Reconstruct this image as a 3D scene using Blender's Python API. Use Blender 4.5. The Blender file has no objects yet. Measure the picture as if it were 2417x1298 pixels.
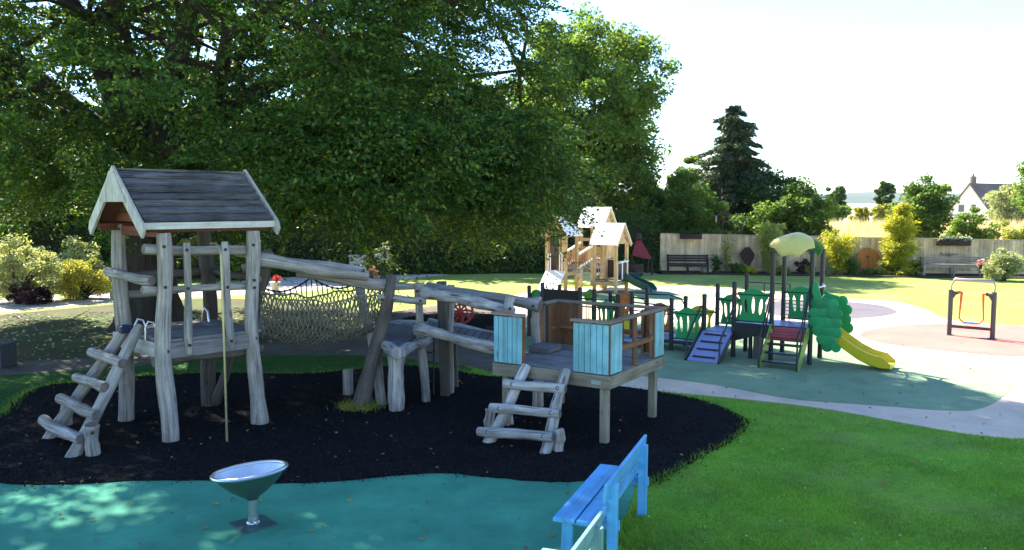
import bpy, math, random
import numpy as np
from mathutils import Vector, Matrix
from mathutils.geometry import tessellate_polygon
R = math.radians
random.seed(7)
rng = np.random.default_rng(11)
scene = bpy.context.scene
COL = scene.collection

# ------------------------------------------------------------------ camera
FPX, CXP, CYP, EYE = 1980.0, 1208.5, 649.0, 3.0
PITCH = math.atan(169.0 / FPX)
cam_d = bpy.data.cameras.new('camera')
cam_d.sensor_fit = 'HORIZONTAL'
cam_d.sensor_width = 36.0
cam_d.lens = 36.0 * FPX / 2417.0
cam_d.clip_start = 0.1
cam_d.clip_end = 9000.0
cam = bpy.data.objects.new('camera', cam_d)
COL.objects.link(cam)
cam.location = (0, 0, EYE)
cam.rotation_euler = (math.pi / 2 - PITCH, 0, 0)
scene.camera = cam

# ------------------------------------------------------------------ light
SUN_EL = 41.0
SUN_DIR = Vector((-0.60, 0.80, 0)).normalized()      # towards the sun, on the ground
world = bpy.data.worlds.new('World')
scene.world = world
world.use_nodes = True
wn, wl = world.node_tree.nodes, world.node_tree.links
bg = wn['Background']
sky = wn.new('ShaderNodeTexSky')
sky.sky_type = 'NISHITA'
sky.sun_disc = False
sky.sun_elevation = R(SUN_EL)
sky.sun_rotation = math.atan2(SUN_DIR.x, SUN_DIR.y)
sky.altitude = 100
sky.air_density = 1.0
sky.dust_density = 0.1
sky.ozone_density = 6.5
wl.new(sky.outputs[0], bg.inputs[0])
bg.inputs[1].default_value = 0.082
sun_d = bpy.data.lights.new('sun', 'SUN')
sun_d.energy = 4.0
sun_d.angle = R(0.53)
sun_d.color = (1.0, 0.94, 0.84)
sun = bpy.data.objects.new('sun', sun_d)
COL.objects.link(sun)
sdir = Vector((SUN_DIR.x * math.cos(R(SUN_EL)), SUN_DIR.y * math.cos(R(SUN_EL)), math.sin(R(SUN_EL))))
sun.rotation_euler = (-sdir).to_track_quat('-Z', 'Y').to_euler()
sun.location = (-30, 30, 40)
vs = scene.view_settings
vs.view_transform = 'Standard'
vs.look = 'None'
vs.exposure = 2.48
vs.gamma = 1.0
vs.use_curve_mapping = False
cy = scene.cycles
cy.max_bounces = 7
cy.diffuse_bounces = 3
cy.glossy_bounces = 2
cy.transmission_bounces = 4
cy.volume_bounces = 0
cy.transparent_max_bounces = 8
cy.use_denoising = True
cy.sample_clamp_indirect = 6.0

# ------------------------------------------------------------------ helpers
CP, SP = math.cos(PITCH), math.sin(PITCH)
def ray(x, y):
    a = (x - CXP) / FPX; b = -(y - CYP) / FPX
    return Vector((a, CP + b * SP, -SP + b * CP))
def G(x, y, z=0.0):                      # photo pixel -> point on the level z
    r = ray(x, y); t = (z - EYE) / r.z
    return Vector((r.x * t, r.y * t, z))
def P(x, y, Y):                          # photo pixel -> point at a known distance
    r = ray(x, y); t = Y / r.y
    return Vector((r.x * t, Y, EYE + r.z * t))

class Fr:                                # a local frame standing on the ground
    def __init__(s, o, e1):
        s.o = Vector((o[0], o[1], 0)); s.e1 = Vector((e1[0], e1[1], 0)).normalized()
        s.e2 = Vector((-s.e1.y, s.e1.x, 0)); s.z = Vector((0, 0, 1))
    def __call__(s, u, v, z=0.0):
        return s.o + s.e1 * u + s.e2 * v + Vector((0, 0, z))
    def px(s, x, y, v=None, u=None):     # pixel -> point on the plane v=const or u=const
        r = ray(x, y); c = Vector((0, 0, EYE))
        n = s.e2 if v is not None else s.e1
        q = s.o + (s.e2 * v if v is not None else s.e1 * u)
        t = (q - c).dot(n) / r.dot(n)
        return c + r * t

def perp(d):
    d = d.normalized()
    a = Vector((0, 0, 1)) if abs(d.z) < 0.9 else Vector((1, 0, 0))
    x = d.cross(a).normalized()
    return x, x.cross(d).normalized()

class MB:
    def __init__(s):
        s.v = []; s.f = []; s.uv = []; s.sm = []; s.mi = []
    def add(s, vs_, fs, uvs=None, smooth=False, mi=0):
        n = len(s.v)
        s.v.extend([tuple(q) for q in vs_])
        for k, f in enumerate(fs):
            s.f.append(tuple(i + n for i in f))
            s.uv.extend(uvs[k] if uvs else [(vs_[i][0] + vs_[i][1], vs_[i][2]) for i in f])
            s.sm.append(smooth); s.mi.append(mi)
        return s
    def box(s, c, size, ax=None):
        c = Vector(c)
        ax = ax or (Vector((1, 0, 0)), Vector((0, 1, 0)), Vector((0, 0, 1)))
        h = [size[i] / 2 for i in range(3)]
        L = max(range(3), key=lambda i: size[i])
        loc = [(-1,-1,-1),(1,-1,-1),(1,1,-1),(-1,1,-1),(-1,-1,1),(1,-1,1),(1,1,1),(-1,1,1)]
        lc = [tuple(q[i] * h[i] for i in range(3)) for q in loc]
        vv = [c + ax[0] * q[0] + ax[1] * q[1] + ax[2] * q[2] for q in lc]
        fs = [(0,3,2,1),(4,5,6,7),(0,1,5,4),(1,2,6,5),(2,3,7,6),(3,0,4,7)]
        o = random.random() * 9
        uvs = []
        for f in fs:
            uvs.append([(sum(lc[i][k] for k in range(3) if k != L) + o, lc[i][L] + o) for i in f])
        return s.add(vv, fs, uvs)
    def beam(s, p0, p1, w, h, up=None):
        p0, p1 = Vector(p0), Vector(p1); d = p1 - p0; L = d.length; d = d / L
        up = Vector(up) if up is not None else (Vector((0, 0, 1)) if abs(d.z) < 0.95 else Vector((0, 1, 0)))
        x = d.cross(up).normalized(); y = x.cross(d).normalized()
        return s.box((p0 + p1) / 2, (w, h, L), (x, y, d))
    def tube(s, pts, rad, seg=10, cap=True, ecc=None):
        pts = [Vector(p) for p in pts]
        if not hasattr(rad, '__len__'): rad = [rad] * len(pts)
        n = len(pts); rings = []; ln = 0.0
        x, y = perp(pts[1] - pts[0])
        vv = []; lens = []
        for i, p in enumerate(pts):
            t = (pts[min(i + 1, n - 1)] - pts[max(i - 1, 0)]).normalized()
            x = (x - t * x.dot(t)).normalized(); y = t.cross(x)
            if i: ln += (p - pts[i - 1]).length
            lens.append(ln)
            for k in range(seg):
                a = 2 * math.pi * k / seg
                e = ecc[i][k] if ecc is not None else 1.0
                vv.append(p + (x * math.cos(a) + y * math.sin(a)) * rad[i] * e)
        o = random.random() * 9
        fs = []; uvs = []
        for i in range(n - 1):
            for k in range(seg):
                k2 = (k + 1) % seg
                fs.append((i*seg+k, i*seg+k2, (i+1)*seg+k2, (i+1)*seg+k))
                r = rad[0] * 6.28
                uvs.append([(k/seg*r+o, lens[i]+o), ((k+1)/seg*r+o, lens[i]+o), ((k+1)/seg*r+o, lens[i+1]+o), (k/seg*r+o, lens[i+1]+o)])
        s.add(vv, fs, uvs, True)
        if cap:
            for i, flip in ((0, True), (n - 1, False)):
                ring = [vv[i*seg+k] for k in range(seg)]
                f = tuple(range(seg)); f = f[::-1] if flip else f
                cu = [(math.cos(6.283*k/seg)*rad[i]+o, math.sin(6.283*k/seg)*rad[i]*.3+o) for k in f]
                s.add(ring, [f], [cu], False, 1)
        return s
    def log(s, p0, p1, r0, r1=None, seg=14, n=13, wob=0.12, rough=0.065, bend=None):
        p0, p1 = Vector(p0), Vector(p1); r1 = r0 if r1 is None else r1
        x, y = perp(p1 - p0)
        ph = [random.random() * 6.28 for _ in range(6)]
        pts, rad, ecc = [], [], []
        lump = [random.uniform(-1, 1) * rough * .8 for _ in range(seg)]
        for i in range(n):
            t = i / (n - 1); r = r0 + (r1 - r0) * t
            w = math.sin(t * math.pi) * r * wob * 2.2
            q = p0.lerp(p1, t) + x * w * math.sin(t * 5 + ph[0]) + y * w * math.sin(t * 4 + ph[1])
            if bend: q += Vector(bend) * math.sin(t * math.pi)
            pts.append(q)
            rr = r * (1 + rough * math.sin(t * 9 + ph[2]) + rough * .6 * math.sin(t * 21 + ph[3]) + random.uniform(-1, 1) * rough * .35)
            rad.append(rr)
            ecc.append([1 + lump[k] + rough * .5 * math.sin(2 * 6.283 * k / seg + ph[4] + t * 3) + random.uniform(-1, 1) * rough * .3 for k in range(seg)])
        e = .97
        pts = [pts[0]] + [pts[0] + (pts[1] - pts[0]) * min(.5, r0 * .2 / max(1e-4, (pts[1]-pts[0]).length))] + pts[1:-1] + [pts[-1] + (pts[-2] - pts[-1]) * min(.5, r1 * .2 / max(1e-4, (pts[-1]-pts[-2]).length))] + [pts[-1]]
        rad = [rad[0] * .88, rad[0]] + rad[1:-1] + [rad[-1], rad[-1] * .88]
        ecc = [ecc[0], ecc[0]] + ecc[1:-1] + [ecc[-1], ecc[-1]]
        return s.tube(pts, rad, seg, True, ecc)
    def prism(s, loops, o, ex, ey, t, both=True):
        # loops: first outline, then holes, as 2-D points in the (ex, ey) plane; extruded +-t/2 along the normal
        o, ex, ey = Vector(o), Vector(ex), Vector(ey); nz = ex.cross(ey).normalized()
        pts = [q for l in loops for q in l]
        tri = tessellate_polygon([[Vector((q[0], q[1], 0)) for q in l] for l in loops])
        W = lambda q, h: o + ex * q[0] + ey * q[1] + nz * h
        uvf = lambda tr: [(pts[i][0], pts[i][1]) for i in tr]
        fr = [tuple(a) for a in tri]
        def orient(a):
            p, q, r = (pts[i] for i in a)
            return a if (q[0]-p[0])*(r[1]-p[1]) - (q[1]-p[1])*(r[0]-p[0]) > 0 else a[::-1]
        fr = [orient(a) for a in fr]
        s.add([W(q, t/2) for q in pts], fr, [uvf(a) for a in fr])
        bk = [a[::-1] for a in fr]
        s.add([W(q, -t/2) for q in pts], bk, [uvf(a) for a in bk])
        for li, l in enumerate(loops):
            n = len(l)
            area = sum(l[i][0]*l[(i+1)%n][1] - l[(i+1)%n][0]*l[i][1] for i in range(n))
            ccw = area > 0
            if li: ccw = not ccw
            vv = [W(q, -t/2) for q in l] + [W(q, t/2) for q in l]
            fs = []
            for i in range(n):
                j = (i + 1) % n
                f = (i, j, n + j, n + i)
                fs.append(f if ccw else f[::-1])
            s.add(vv, fs, None, n > 20)
        return s
    def lathe(s, prof, c, axis=(0, 0, 1), seg=32):
        c = Vector(c); ax = Vector(axis).normalized(); x, y = perp(ax)
        vv = []; fs = []; uvs = []
        for r, h in prof:
            for k in range(seg):
                a = 6.28318 * k / seg
                vv.append(c + ax * h + (x * math.cos(a) + y * math.sin(a)) * r)
        for i in range(len(prof) - 1):
            for k in range(seg):
                k2 = (k + 1) % seg
                fs.append((i*seg+k, i*seg+k2, (i+1)*seg+k2, (i+1)*seg+k))
                uvs.append([(k/seg, i), ((k+1)/seg, i), ((k+1)/seg, i+1), (k/seg, i+1)])
        return s.add(vv, fs, uvs, True)
    def ball(s, c, r, seg=10, rings=6, sq=(1, 1, 1)):
        prof = [(max(1e-4, math.sin(math.pi*i/rings)) * r, -math.cos(math.pi*i/rings) * r * sq[2]) for i in range(rings + 1)]
        return s.lathe(prof, c, (0, 0, 1), seg)

def obj(name, mb, mat, parent=None, bevel=0.0):
    off = parent['_org'] if parent is not None and '_org' in parent else (0, 0, 0)
    me = bpy.data.meshes.new(name)
    V = np.array(mb.v, dtype=np.float64) - np.array(off)
    me.from_pydata(V.tolist(), [], mb.f)
    uvl = me.uv_layers.new(name='UVMap')
    uvl.data.foreach_set('uv', np.array(mb.uv, dtype=np.float32).ravel())
    me.polygons.foreach_set('use_smooth', mb.sm)
    me.materials.append(mat)
    if mat.name in ENDS:
        me.materials.append(M['endgrain']); me.polygons.foreach_set('material_index', mb.mi)
    me.update()
    o = bpy.data.objects.new(name, me)
    COL.objects.link(o)
    if parent is not None:
        o.parent = parent
        if '_org' in parent: o['_org'] = parent['_org']
    if bevel:
        b = o.modifiers.new('bevel', 'BEVEL'); b.width = bevel; b.segments = 2; b.limit_method = 'ANGLE'; b.angle_limit = R(40)
    return o
ENDS = ('weathered_log', 'weathered_log_dark', 'split_pale_log')
def tag(o, label, cat, group=None):
    o['label'] = label; o['category'] = cat
    if group: o['group'] = group
    return o
def thing(name, label, cat, loc, group=None):
    o = bpy.data.objects.new(name, None)
    o.empty_display_size = 0.2
    COL.objects.link(o)
    o.location = loc
    o['_org'] = [float(q) for q in loc]
    return tag(o, label, cat, group)
def cleanup_org():
    for o in bpy.data.objects:
        if '_org' in o: del o['_org']

# ------------------------------------------------------------------ materials
def newmat(name):
    m = bpy.data.materials.new(name); m.use_nodes = True
    nt = m.node_tree
    return m, nt.nodes, nt.links, nt.nodes['Principled BSDF']
def ramp(n, l, fac, stops):
    r = n.new('ShaderNodeValToRGB')
    e = r.color_ramp.elements
    while len(e) < len(stops): e.new(0.5)
    for q, (p, c) in zip(e, stops):
        q.position = p; q.color = (c[0], c[1], c[2], 1)
    l.new(fac, r.inputs[0])
    return r
def mixrgb(n, l, mode, fac, a, b):
    m = n.new('ShaderNodeMix'); m.data_type = 'RGBA'; m.blend_type = mode
    for sock, val in ((m.inputs[0], fac), (m.inputs[6], a), (m.inputs[7], b)):
        if hasattr(val, 'is_output'): l.new(val, sock)
        elif hasattr(val, '__len__'): sock.default_value = (val[0], val[1], val[2], 1)
        else: sock.default_value = val
    return m.outputs[2]
def noise(n, l, co, scale, detail=4, rough=.55):
    t = n.new('ShaderNodeTexNoise'); t.inputs['Scale'].default_value = scale
    t.inputs['Detail'].default_value = detail; t.inputs['Roughness'].default_value = rough
    if co is not None: l.new(co, t.inputs['Vector'])
    return t.outputs['Fac']
def coords(n, l, kind='Object', sc=(1, 1, 1)):
    tc = n.new('ShaderNodeTexCoord'); mp = n.new('ShaderNodeMapping')
    mp.inputs['Scale'].default_value = sc
    l.new(tc.outputs[kind], mp.inputs[0])
    return mp.outputs[0]
def bumpn(n, l, h, strength, dist, b):
    u = n.new('ShaderNodeBump'); u.inputs['Strength'].default_value = strength; u.inputs['Distance'].default_value = dist
    l.new(h, u.inputs['Height']); l.new(u.outputs[0], b.inputs['Normal'])
def sc3(c, k): return (c[0]*k, c[1]*k, c[2]*k)
def plain(name, c, rough=.55, var=.12, scale=6, bump=.0, bscale=60, metal=0.0, spec=.4, objvar=.1, dirt=.25):
    m, n, l, b = newmat(name)
    co = coords(n, l)
    f = noise(n, l, co, scale)
    r = ramp(n, l, f, [(.3, sc3(c, 1 - var)), (.7, sc3(c, 1 + var))])
    out = r.outputs[0]
    if dirt:
        f2 = noise(n, l, co, scale * .37, 6, .65)
        r2 = ramp(n, l, f2, [(.42, (1, 1, 1)), (.75, (1 - dirt, 1 - dirt, 1 - dirt * 1.1))])
        out = mixrgb(n, l, 'MULTIPLY', 1.0, out, r2.outputs[0])
    if objvar:
        oi = n.new('ShaderNodeObjectInfo')
        mr = n.new('ShaderNodeMapRange'); mr.inputs[3].default_value = 1 - objvar; mr.inputs[4].default_value = 1 + objvar
        l.new(oi.outputs['Random'], mr.inputs[0])
        hs = n.new('ShaderNodeHueSaturation'); l.new(mr.outputs[0], hs.inputs['Value']); l.new(out, hs.inputs['Color'])
        out = hs.outputs[0]
    l.new(out, b.inputs['Base Color'])
    b.inputs['Roughness'].default_value = rough; b.inputs['Metallic'].default_value = metal
    b.inputs['Specular IOR Level'].default_value = spec
    if bump: bumpn(n, l, noise(n, l, co, bscale, 5), bump, .01, b)
    return m
def wood(name, light, dark, green=0.0, grain=26, along=1.6, rough=.85, bump=.5, objvar=.16, crack=.55, spec=.2):
    m, n, l, b = newmat(name)
    co = coords(n, l, 'UV', (grain, along, 1))
    f = noise(n, l, co, 1.0, 6, .6)
    r = ramp(n, l, f, [(.28, dark), (.5, tuple((x*.45+y*.55) for x, y in zip(dark, light))), (.72, light)])
    co2 = coords(n, l, 'UV', (grain * 2.2, along * .8, 1))
    f2 = noise(n, l, co2, 1.0, 3, .5)
    r2 = ramp(n, l, f2, [(.33, (1 - crack * 1.15 if crack < .8 else .08,) * 3), (.39, (1, 1, 1))])
    out = mixrgb(n, l, 'MULTIPLY', .85, r.outputs[0], r2.outputs[0])
    oc = coords(n, l)
    f3 = noise(n, l, oc, 2.3, 5, .65)
    r3 = ramp(n, l, f3, [(.38, (.72, .72, .70)), (.62, (1.08, 1.08, 1.08))])
    out = mixrgb(n, l, 'MULTIPLY', .8, out, r3.outputs[0])
    vk = n.new('ShaderNodeTexVoronoi'); vk.inputs['Scale'].default_value = 1.0; vk.inputs['Randomness'].default_value = 1.0
    l.new(coords(n, l, 'UV', (5.5, 1.7, 1)), vk.inputs['Vector'])
    rk = ramp(n, l, vk.outputs['Distance'], [(.03, (.28, .22, .18)), (.075, (.62, .58, .54)), (.13, (1, 1, 1))])
    out = mixrgb(n, l, 'MULTIPLY', .8, out, rk.outputs[0])
    fs_ = noise(n, l, coords(n, l, 'UV', (9, .7, 1)), 1.0, 4, .6)
    rs_ = ramp(n, l, fs_, [(.44, (1, 1, 1)), (.66, (.74, .66, .58))])
    out = mixrgb(n, l, 'MULTIPLY', .7, out, rs_.outputs[0])
    if green:
        f4 = noise(n, l, oc, 5.1, 5, .7)
        r4 = ramp(n, l, f4, [(.5, (0, 0, 0)), (.68, (green,) * 3)])
        out = mixrgb(n, l, 'MIX', r4.outputs[0], out, (.12, .15, .06))
    oi = n.new('ShaderNodeObjectInfo')
    mr = n.new('ShaderNodeMapRange'); mr.inputs[3].default_value = 1 - objvar; mr.inputs[4].default_value = 1 + objvar
    l.new(oi.outputs['Random'], mr.inputs[0])
    hs = n.new('ShaderNodeHueSaturation'); l.new(mr.outputs[0], hs.inputs['Value']); l.new(out, hs.inputs['Color'])
    l.new(hs.outputs[0], b.inputs['Base Color'])
    b.inputs['Roughness'].default_value = rough; b.inputs['Specular IOR Level'].default_value = spec
    h = mixrgb(n, l, 'MULTIPLY', 1.0, f, r2.outputs[0])
    bumpn(n, l, h, bump, .012, b)
    return m
def leafmat(name, c1, c2, trans=.4, yellow=None, patch=.35):
    m, n, l, b = newmat(name)
    g = n.new('ShaderNodeNewGeometry')
    r = ramp(n, l, g.outputs['Random Per Island'], [(.0, c1), (.75, c2), (1.0, yellow or sc3(c2, 1.35))])
    f = noise(n, l, coords(n, l), patch, 3)
    r2 = ramp(n, l, f, [(.35, (.7, .75, .75)), (.65, (1.15, 1.1, 1.0))])
    col = mixrgb(n, l, 'MULTIPLY', 1.0, r.outputs[0], r2.outputs[0])
    l.new(col, b.inputs['Base Color'])
    b.inputs['Roughness'].default_value = .55; b.inputs['Specular IOR Level'].default_value = .25
    t = n.new('ShaderNodeBsdfTranslucent')
    tcol = mixrgb(n, l, 'MULTIPLY', 1.0, col, (1.5, 1.35, .55))
    l.new(tcol, t.inputs[0])
    mx = n.new('ShaderNodeMixShader'); mx.inputs[0].default_value = trans
    l.new(b.outputs[0], mx.inputs[1]); l.new(t.outputs[0], mx.inputs[2])
    l.new(mx.outputs[0], n['Material Output'].inputs[0])
    return m
def groundmat(name, stops, scale=1.0, fine=60, bump=.4, rough=.95, patch=None, pscale=.25, speck=None, bdist=.02, spec=.15, stain=0.0):
    m, n, l, b = newmat(name)
    co = coords(n, l)
    f = noise(n, l, co, fine, 5, .7)
    r = ramp(n, l, f, stops)
    out = r.outputs[0]
    f1 = noise(n, l, co, scale, 5, .6)
    r1 = ramp(n, l, f1, [(.3, (.78, .80, .80)), (.7, (1.14, 1.12, 1.08))])
    out = mixrgb(n, l, 'MULTIPLY', 1.0, out, r1.outputs[0])
    if patch:
        f2 = noise(n, l, co, pscale, 4, .6)
        r2 = ramp(n, l, f2, [(.45, (0, 0, 0)), (.66, (.75, .75, .75))])
        out = mixrgb(n, l, 'MIX', r2.outputs[0], out, patch)
    if stain:
        fs_ = noise(n, l, co, 2.1, 7, .72)
        rs_ = ramp(n, l, fs_, [(.46, (1, 1, 1)), (.60, (1 - stain,) * 3), (.72, (1 - stain * 1.4,) * 3)])
        out = mixrgb(n, l, 'MULTIPLY', 1.0, out, rs_.outputs[0])
    if speck:
        v = n.new('ShaderNodeTexVoronoi'); v.inputs['Scale'].default_value = fine * 1.4; l.new(co, v.inputs[0])
        r3 = ramp(n, l, v.outputs['Distance'], [(.12, (1, 1, 1)), (.2, (0, 0, 0))])
        out = mixrgb(n, l, 'MIX', r3.outputs[0], out, speck)
    l.new(out, b.inputs['Base Color'])
    b.inputs['Roughness'].default_value = rough; b.inputs['Specular IOR Level'].default_value = spec
    bumpn(n, l, f, bump, bdist, b)
    return m

M = {}
M['endgrain'] = plain('log_end_grain', (.15, .115, .10), rough=.9, var=.35, scale=14, bump=.3, bscale=40)
M['log'] = wood('weathered_log', (.54, .475, .425), (.14, .12, .105), green=.12)
M['log_dark'] = wood('weathered_log_dark', (.17, .14, .12), (.06, .048, .042), green=.2)
M['log_pale'] = wood('split_pale_log', (.66, .60, .55), (.13, .112, .10), crack=.75, bump=.8, grain=18)
M['log_rough'] = wood('bark_edged_log', (.54, .50, .46), (.12, .105, .095), crack=.8, bump=1.0, grain=15, along=3)
M['shingle'] = wood('roof_board', (.19, .175, .175), (.035, .032, .036), green=.25, grain=22, along=2.2, crack=.78, bump=1.0, objvar=.25)
M['fascia'] = wood('pale_fascia', (.66, .62, .55), (.42, .40, .36), green=.22, crack=.25, bump=.2)
M['timber'] = wood('treated_timber', (.34, .29, .21), (.19, .16, .115), crack=.4, bump=.3)
M['deck'] = wood('deck_board', (.30, .275, .265), (.13, .115, .11), crack=.45, bump=.5)
M['deck_dark'] = wood('old_deck_board', (.20, .19, .185), (.085, .08, .078), crack=.55, bump=.5)
M['brown'] = wood('stained_timber', (.33, .16, .075), (.17, .08, .04), crack=.35, bump=.3)
M['redwood'] = wood('red_brown_soffit', (.20, .065, .04), (.09, .03, .02), crack=.35, bump=.3)
M['rail'] = wood('rail_timber', (.36, .25, .18), (.20, .135, .10), crack=.35, bump=.3)
M['blue_panel'] = wood('sky_blue_paint', (.25, .53, .58), (.195, .45, .50), crack=.10, bump=.25, rough=.6, objvar=.06)
M['blue_bench'] = wood('bench_blue_paint', (.13, .45, .78), (.09, .35, .66), crack=.2, bump=.25, rough=.5, objvar=.05, spec=.35)
M['teal_bench'] = wood('pale_teal_paint', (.22, .40, .42), (.14, .28, .31), crack=.25, bump=.25, rough=.6, objvar=.05)
M['bolt'] = plain('dark_bolt', (.012, .012, .014), rough=.5, dirt=0, objvar=0)
M['steel'] = plain('brushed_steel', (.62, .63, .64), rough=.28, metal=.9, var=.06, dirt=.12)
M['steel_dull'] = plain('dull_steel', (.40, .43, .44), rough=.4, metal=.75, var=.1, dirt=.3)
M['brass'] = plain('worn_pole', (.36, .32, .17), rough=.35, metal=.6, var=.1)
M['rope'] = plain('net_rope', (.19, .16, .11), rough=.9, var=.25, scale=30, dirt=.2)
M['rope_dark'] = plain('dark_rope', (.035, .032, .028), rough=.9, var=.2)
M['chain'] = plain('chain', (.12, .12, .12), rough=.4, metal=.8)
# ------------------------------------------------------------------ ground and surfaces
M['lawn'] = groundmat('dry_lawn', [(.3, (.17, .24, .040)), (.7, (.30, .36, .08))], scale=.6, fine=45, bump=.5, patch=(.36, .35, .11), pscale=.35, stain=.12)
M['turf'] = groundmat('shaded_turf', [(.3, (.12, .29, .018)), (.7, (.25, .46, .048))], scale=1.3, fine=40, bump=.6, patch=(.24, .30, .07), pscale=.6, stain=.25)
M['buff'] = groundmat('buff_rubber', [(.3, (.70, .49, .36)), (.7, (.82, .60, .45))], scale=.9, fine=110, bump=.35, bdist=.006, patch=(.62, .46, .37), pscale=.5, stain=.10)
M['green_rub'] = groundmat('green_rubber', [(.3, (.20, .275, .155)), (.7, (.295, .39, .23))], scale=.9, fine=110, bump=.35, bdist=.006, patch=(.16, .235, .14), pscale=.45, stain=.14)
M['teal_rub'] = groundmat('teal_rubber', [(.3, (.046, .235, .145)), (.7, (.092, .355, .225))], scale=1.2, fine=90, bump=.45, bdist=.006, patch=(.052, .22, .14), pscale=.9, stain=.14)
M['pink_rub'] = groundmat('red_rubber', [(.3, (.46, .15, .12)), (.7, (.56, .20, .165))], scale=.8, fine=140, bump=.3, bdist=.006)
M['grey_rub'] = groundmat('grey_rubber', [(.3, (.115, .10, .115)), (.7, (.165, .145, .16))], scale=.8, fine=140, bump=.3, bdist=.006)
M['mulch'] = groundmat('black_rubber_mulch', [(.35, (.0045, .0043, .005)), (.7, (.026, .024, .025))], scale=1.5, fine=75, bump=.8, bdist=.014, spec=.02)
M['litter'] = groundmat('bare_ground', [(.3, (.045, .048, .016)), (.7, (.12, .105, .045))], scale=1.1, fine=38, bump=.7, patch=(.06, .125, .02), pscale=.8)
M['paving'] = groundmat('pale_paving', [(.3, (.44, .38, .34)), (.7, (.56, .49, .45))], scale=.7, fine=70, bump=.2, bdist=.006)
M['soil'] = groundmat('bed_soil', [(.3, (.030, .022, .016)), (.7, (.075, .055, .038))], scale=2, fine=30, bump=.9)
M['straw'] = groundmat('straw_field', [(.3, (.46, .39, .25)), (.7, (.60, .52, .36))], scale=.05, fine=6, bump=.5, patch=(.40, .38, .20), pscale=.03)
M['hill'] = groundmat('far_hill', [(.3, (.035, .065, .035)), (.7, (.07, .09, .05))], scale=.004, fine=.02, bump=.0)

def structure(o):
    o['kind'] = 'structure'; return o
def smooth_loop(pts, sub=8):
    n = len(pts); out = []
    for i in range(n):
        p0, p1, p2, p3 = (Vector(pts[(i + k - 1) % n]) for k in range(4))
        for j in range(sub):
            t = j / sub
            out.append(.5 * ((2 * p1) + (p2 - p0) * t + (2*p0 - 5*p1 + 4*p2 - p3) * t*t + (-p0 + 3*p1 - 3*p2 + p3) * t*t*t))
    return out
SURF = {}
def sheet(name, pts, z, mat, smooth=True, edge=0.0, sub=8, th=None):
    # pts: ground points; a thin slab with its top at z
    loop = smooth_loop(pts, sub) if smooth else [Vector(p) for p in pts]
    loop = [(p.x + random.uniform(-1, 1) * edge, p.y + random.uniform(-1, 1) * edge) for p in loop]
    a = sum(loop[i][0]*loop[(i+1)%len(loop)][1] - loop[(i+1)%len(loop)][0]*loop[i][1] for i in range(len(loop)))
    if a < 0: loop = loop[::-1]
    SURF[name] = np.array(loop)
    mb = MB(); t = th or (z + .02)
    mb.prism([loop], (0, 0, z - t / 2), (1, 0, 0), (0, 1, 0), t)
    mb.sm = [False] * len(mb.sm)
    return structure(obj(name, mb, mat))
def gp(*q): return [G(*a) for a in q]
def ell(cx_, cy_, rx, ry, rot=0, n=20):
    return [Vector((cx_ + rx*math.cos(a)*math.cos(rot) - ry*math.sin(a)*math.sin(rot), cy_ + rx*math.cos(a)*math.sin(rot) + ry*math.sin(a)*math.cos(rot), 0)) for a in (6.2832*i/n for i in range(n))]

# the ground: one sheet with gentle undulation only beyond the garden
def ground_grid():
    xs = np.unique(np.concatenate([np.linspace(-4000, -60, 22), np.linspace(-60, 60, 61), np.linspace(60, 4000, 22)]))
    ys = np.unique(np.concatenate([np.linspace(-40, 90, 66), np.linspace(90, 4500, 40)]))
    mb = MB()
    X, Y = np.meshgrid(xs, ys)
    d = np.clip((Y - 38.5) / 26, 0, 1)
    Z = 1.0 * d * d * (3 - 2 * d) + np.clip((Y - 70) / 500, 0, 1) * .7
    Z = Z - .05
    nx = len(xs)
    V = np.stack([X, Y, Z], -1).reshape(-1, 3)
    F = [(j*nx+i, j*nx+i+1, (j+1)*nx+i+1, (j+1)*nx+i) for j in range(len(ys)-1) for i in range(nx-1)]
    mb.add(V.tolist(), F, None, True)
    return structure(obj('ground', mb, M['straw']))
ground_grid()
def gz(y):                                     # height of that sheet
    d = min(1, max(0, (y - 38.5) / 26))
    return d*d*(3-2*d) + min(1, max(0, (y - 70) / 500)) * .7 - .05

sheet('lawn', [Vector(p) for p in ((-60, -6, 0), (60, -6, 0), (60, 33.2, 0), (11.5, 35.0, 0), (-8, 36.5, 0), (-60, 30, 0))], 0.0, M['lawn'], smooth=False, th=.2)
# near turf stays green in the shade of the big tree
sheet('turf', [Vector((-12, 3, 0))] + [Vector((9, 3, 0)), Vector((9.2, 9.4, 0))] + gp((2440, 1036), (2300, 1028), (2150, 1004), (2000, 975), (1880, 958), (1700, 940), (1540, 925), (1380, 905), (1240, 888), (1100, 865), (880, 842), (600, 842), (250, 872), (0, 888), (-300, 905)) + [Vector((-13, 9, 0))], .004, M['turf'], smooth=False)
M['painted_shade_turf'] = groundmat('turf_painted_shade', [(.3, (.022, .085, .014)), (.7, (.055, .15, .028))], scale=1.5, fine=40, bump=.6, patch=(.06, .11, .025), pscale=.7, stain=.25)  # darker green paints the big tree's shade into this strip
sheet('painted_shade_turf', gp((-300, 905), (0, 886), (250, 870), (600, 840), (880, 840), (1000, 852), (1080, 862), (1110, 876), (1000, 900), (700, 930), (300, 960), (80, 985), (-100, 1060), (-400, 1090)), .008, M['painted_shade_turf'], edge=.03)
sheet('leaf_litter', gp((-500, 770), (0, 742), (290, 716), (500, 705), (760, 718), (880, 745), (890, 790), (600, 816), (250, 846), (0, 856), (-500, 890)), .004, M['litter'], edge=.08)
sheet('paved_path', gp((-700, 745), (0, 708), (280, 690), (480, 674), (640, 660), (800, 645), (1000, 634), (1140, 640), (1010, 652), (890, 668), (700, 690), (500, 700), (280, 712), (0, 738), (-700, 800)), .008, M['paving'], edge=.03)
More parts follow.
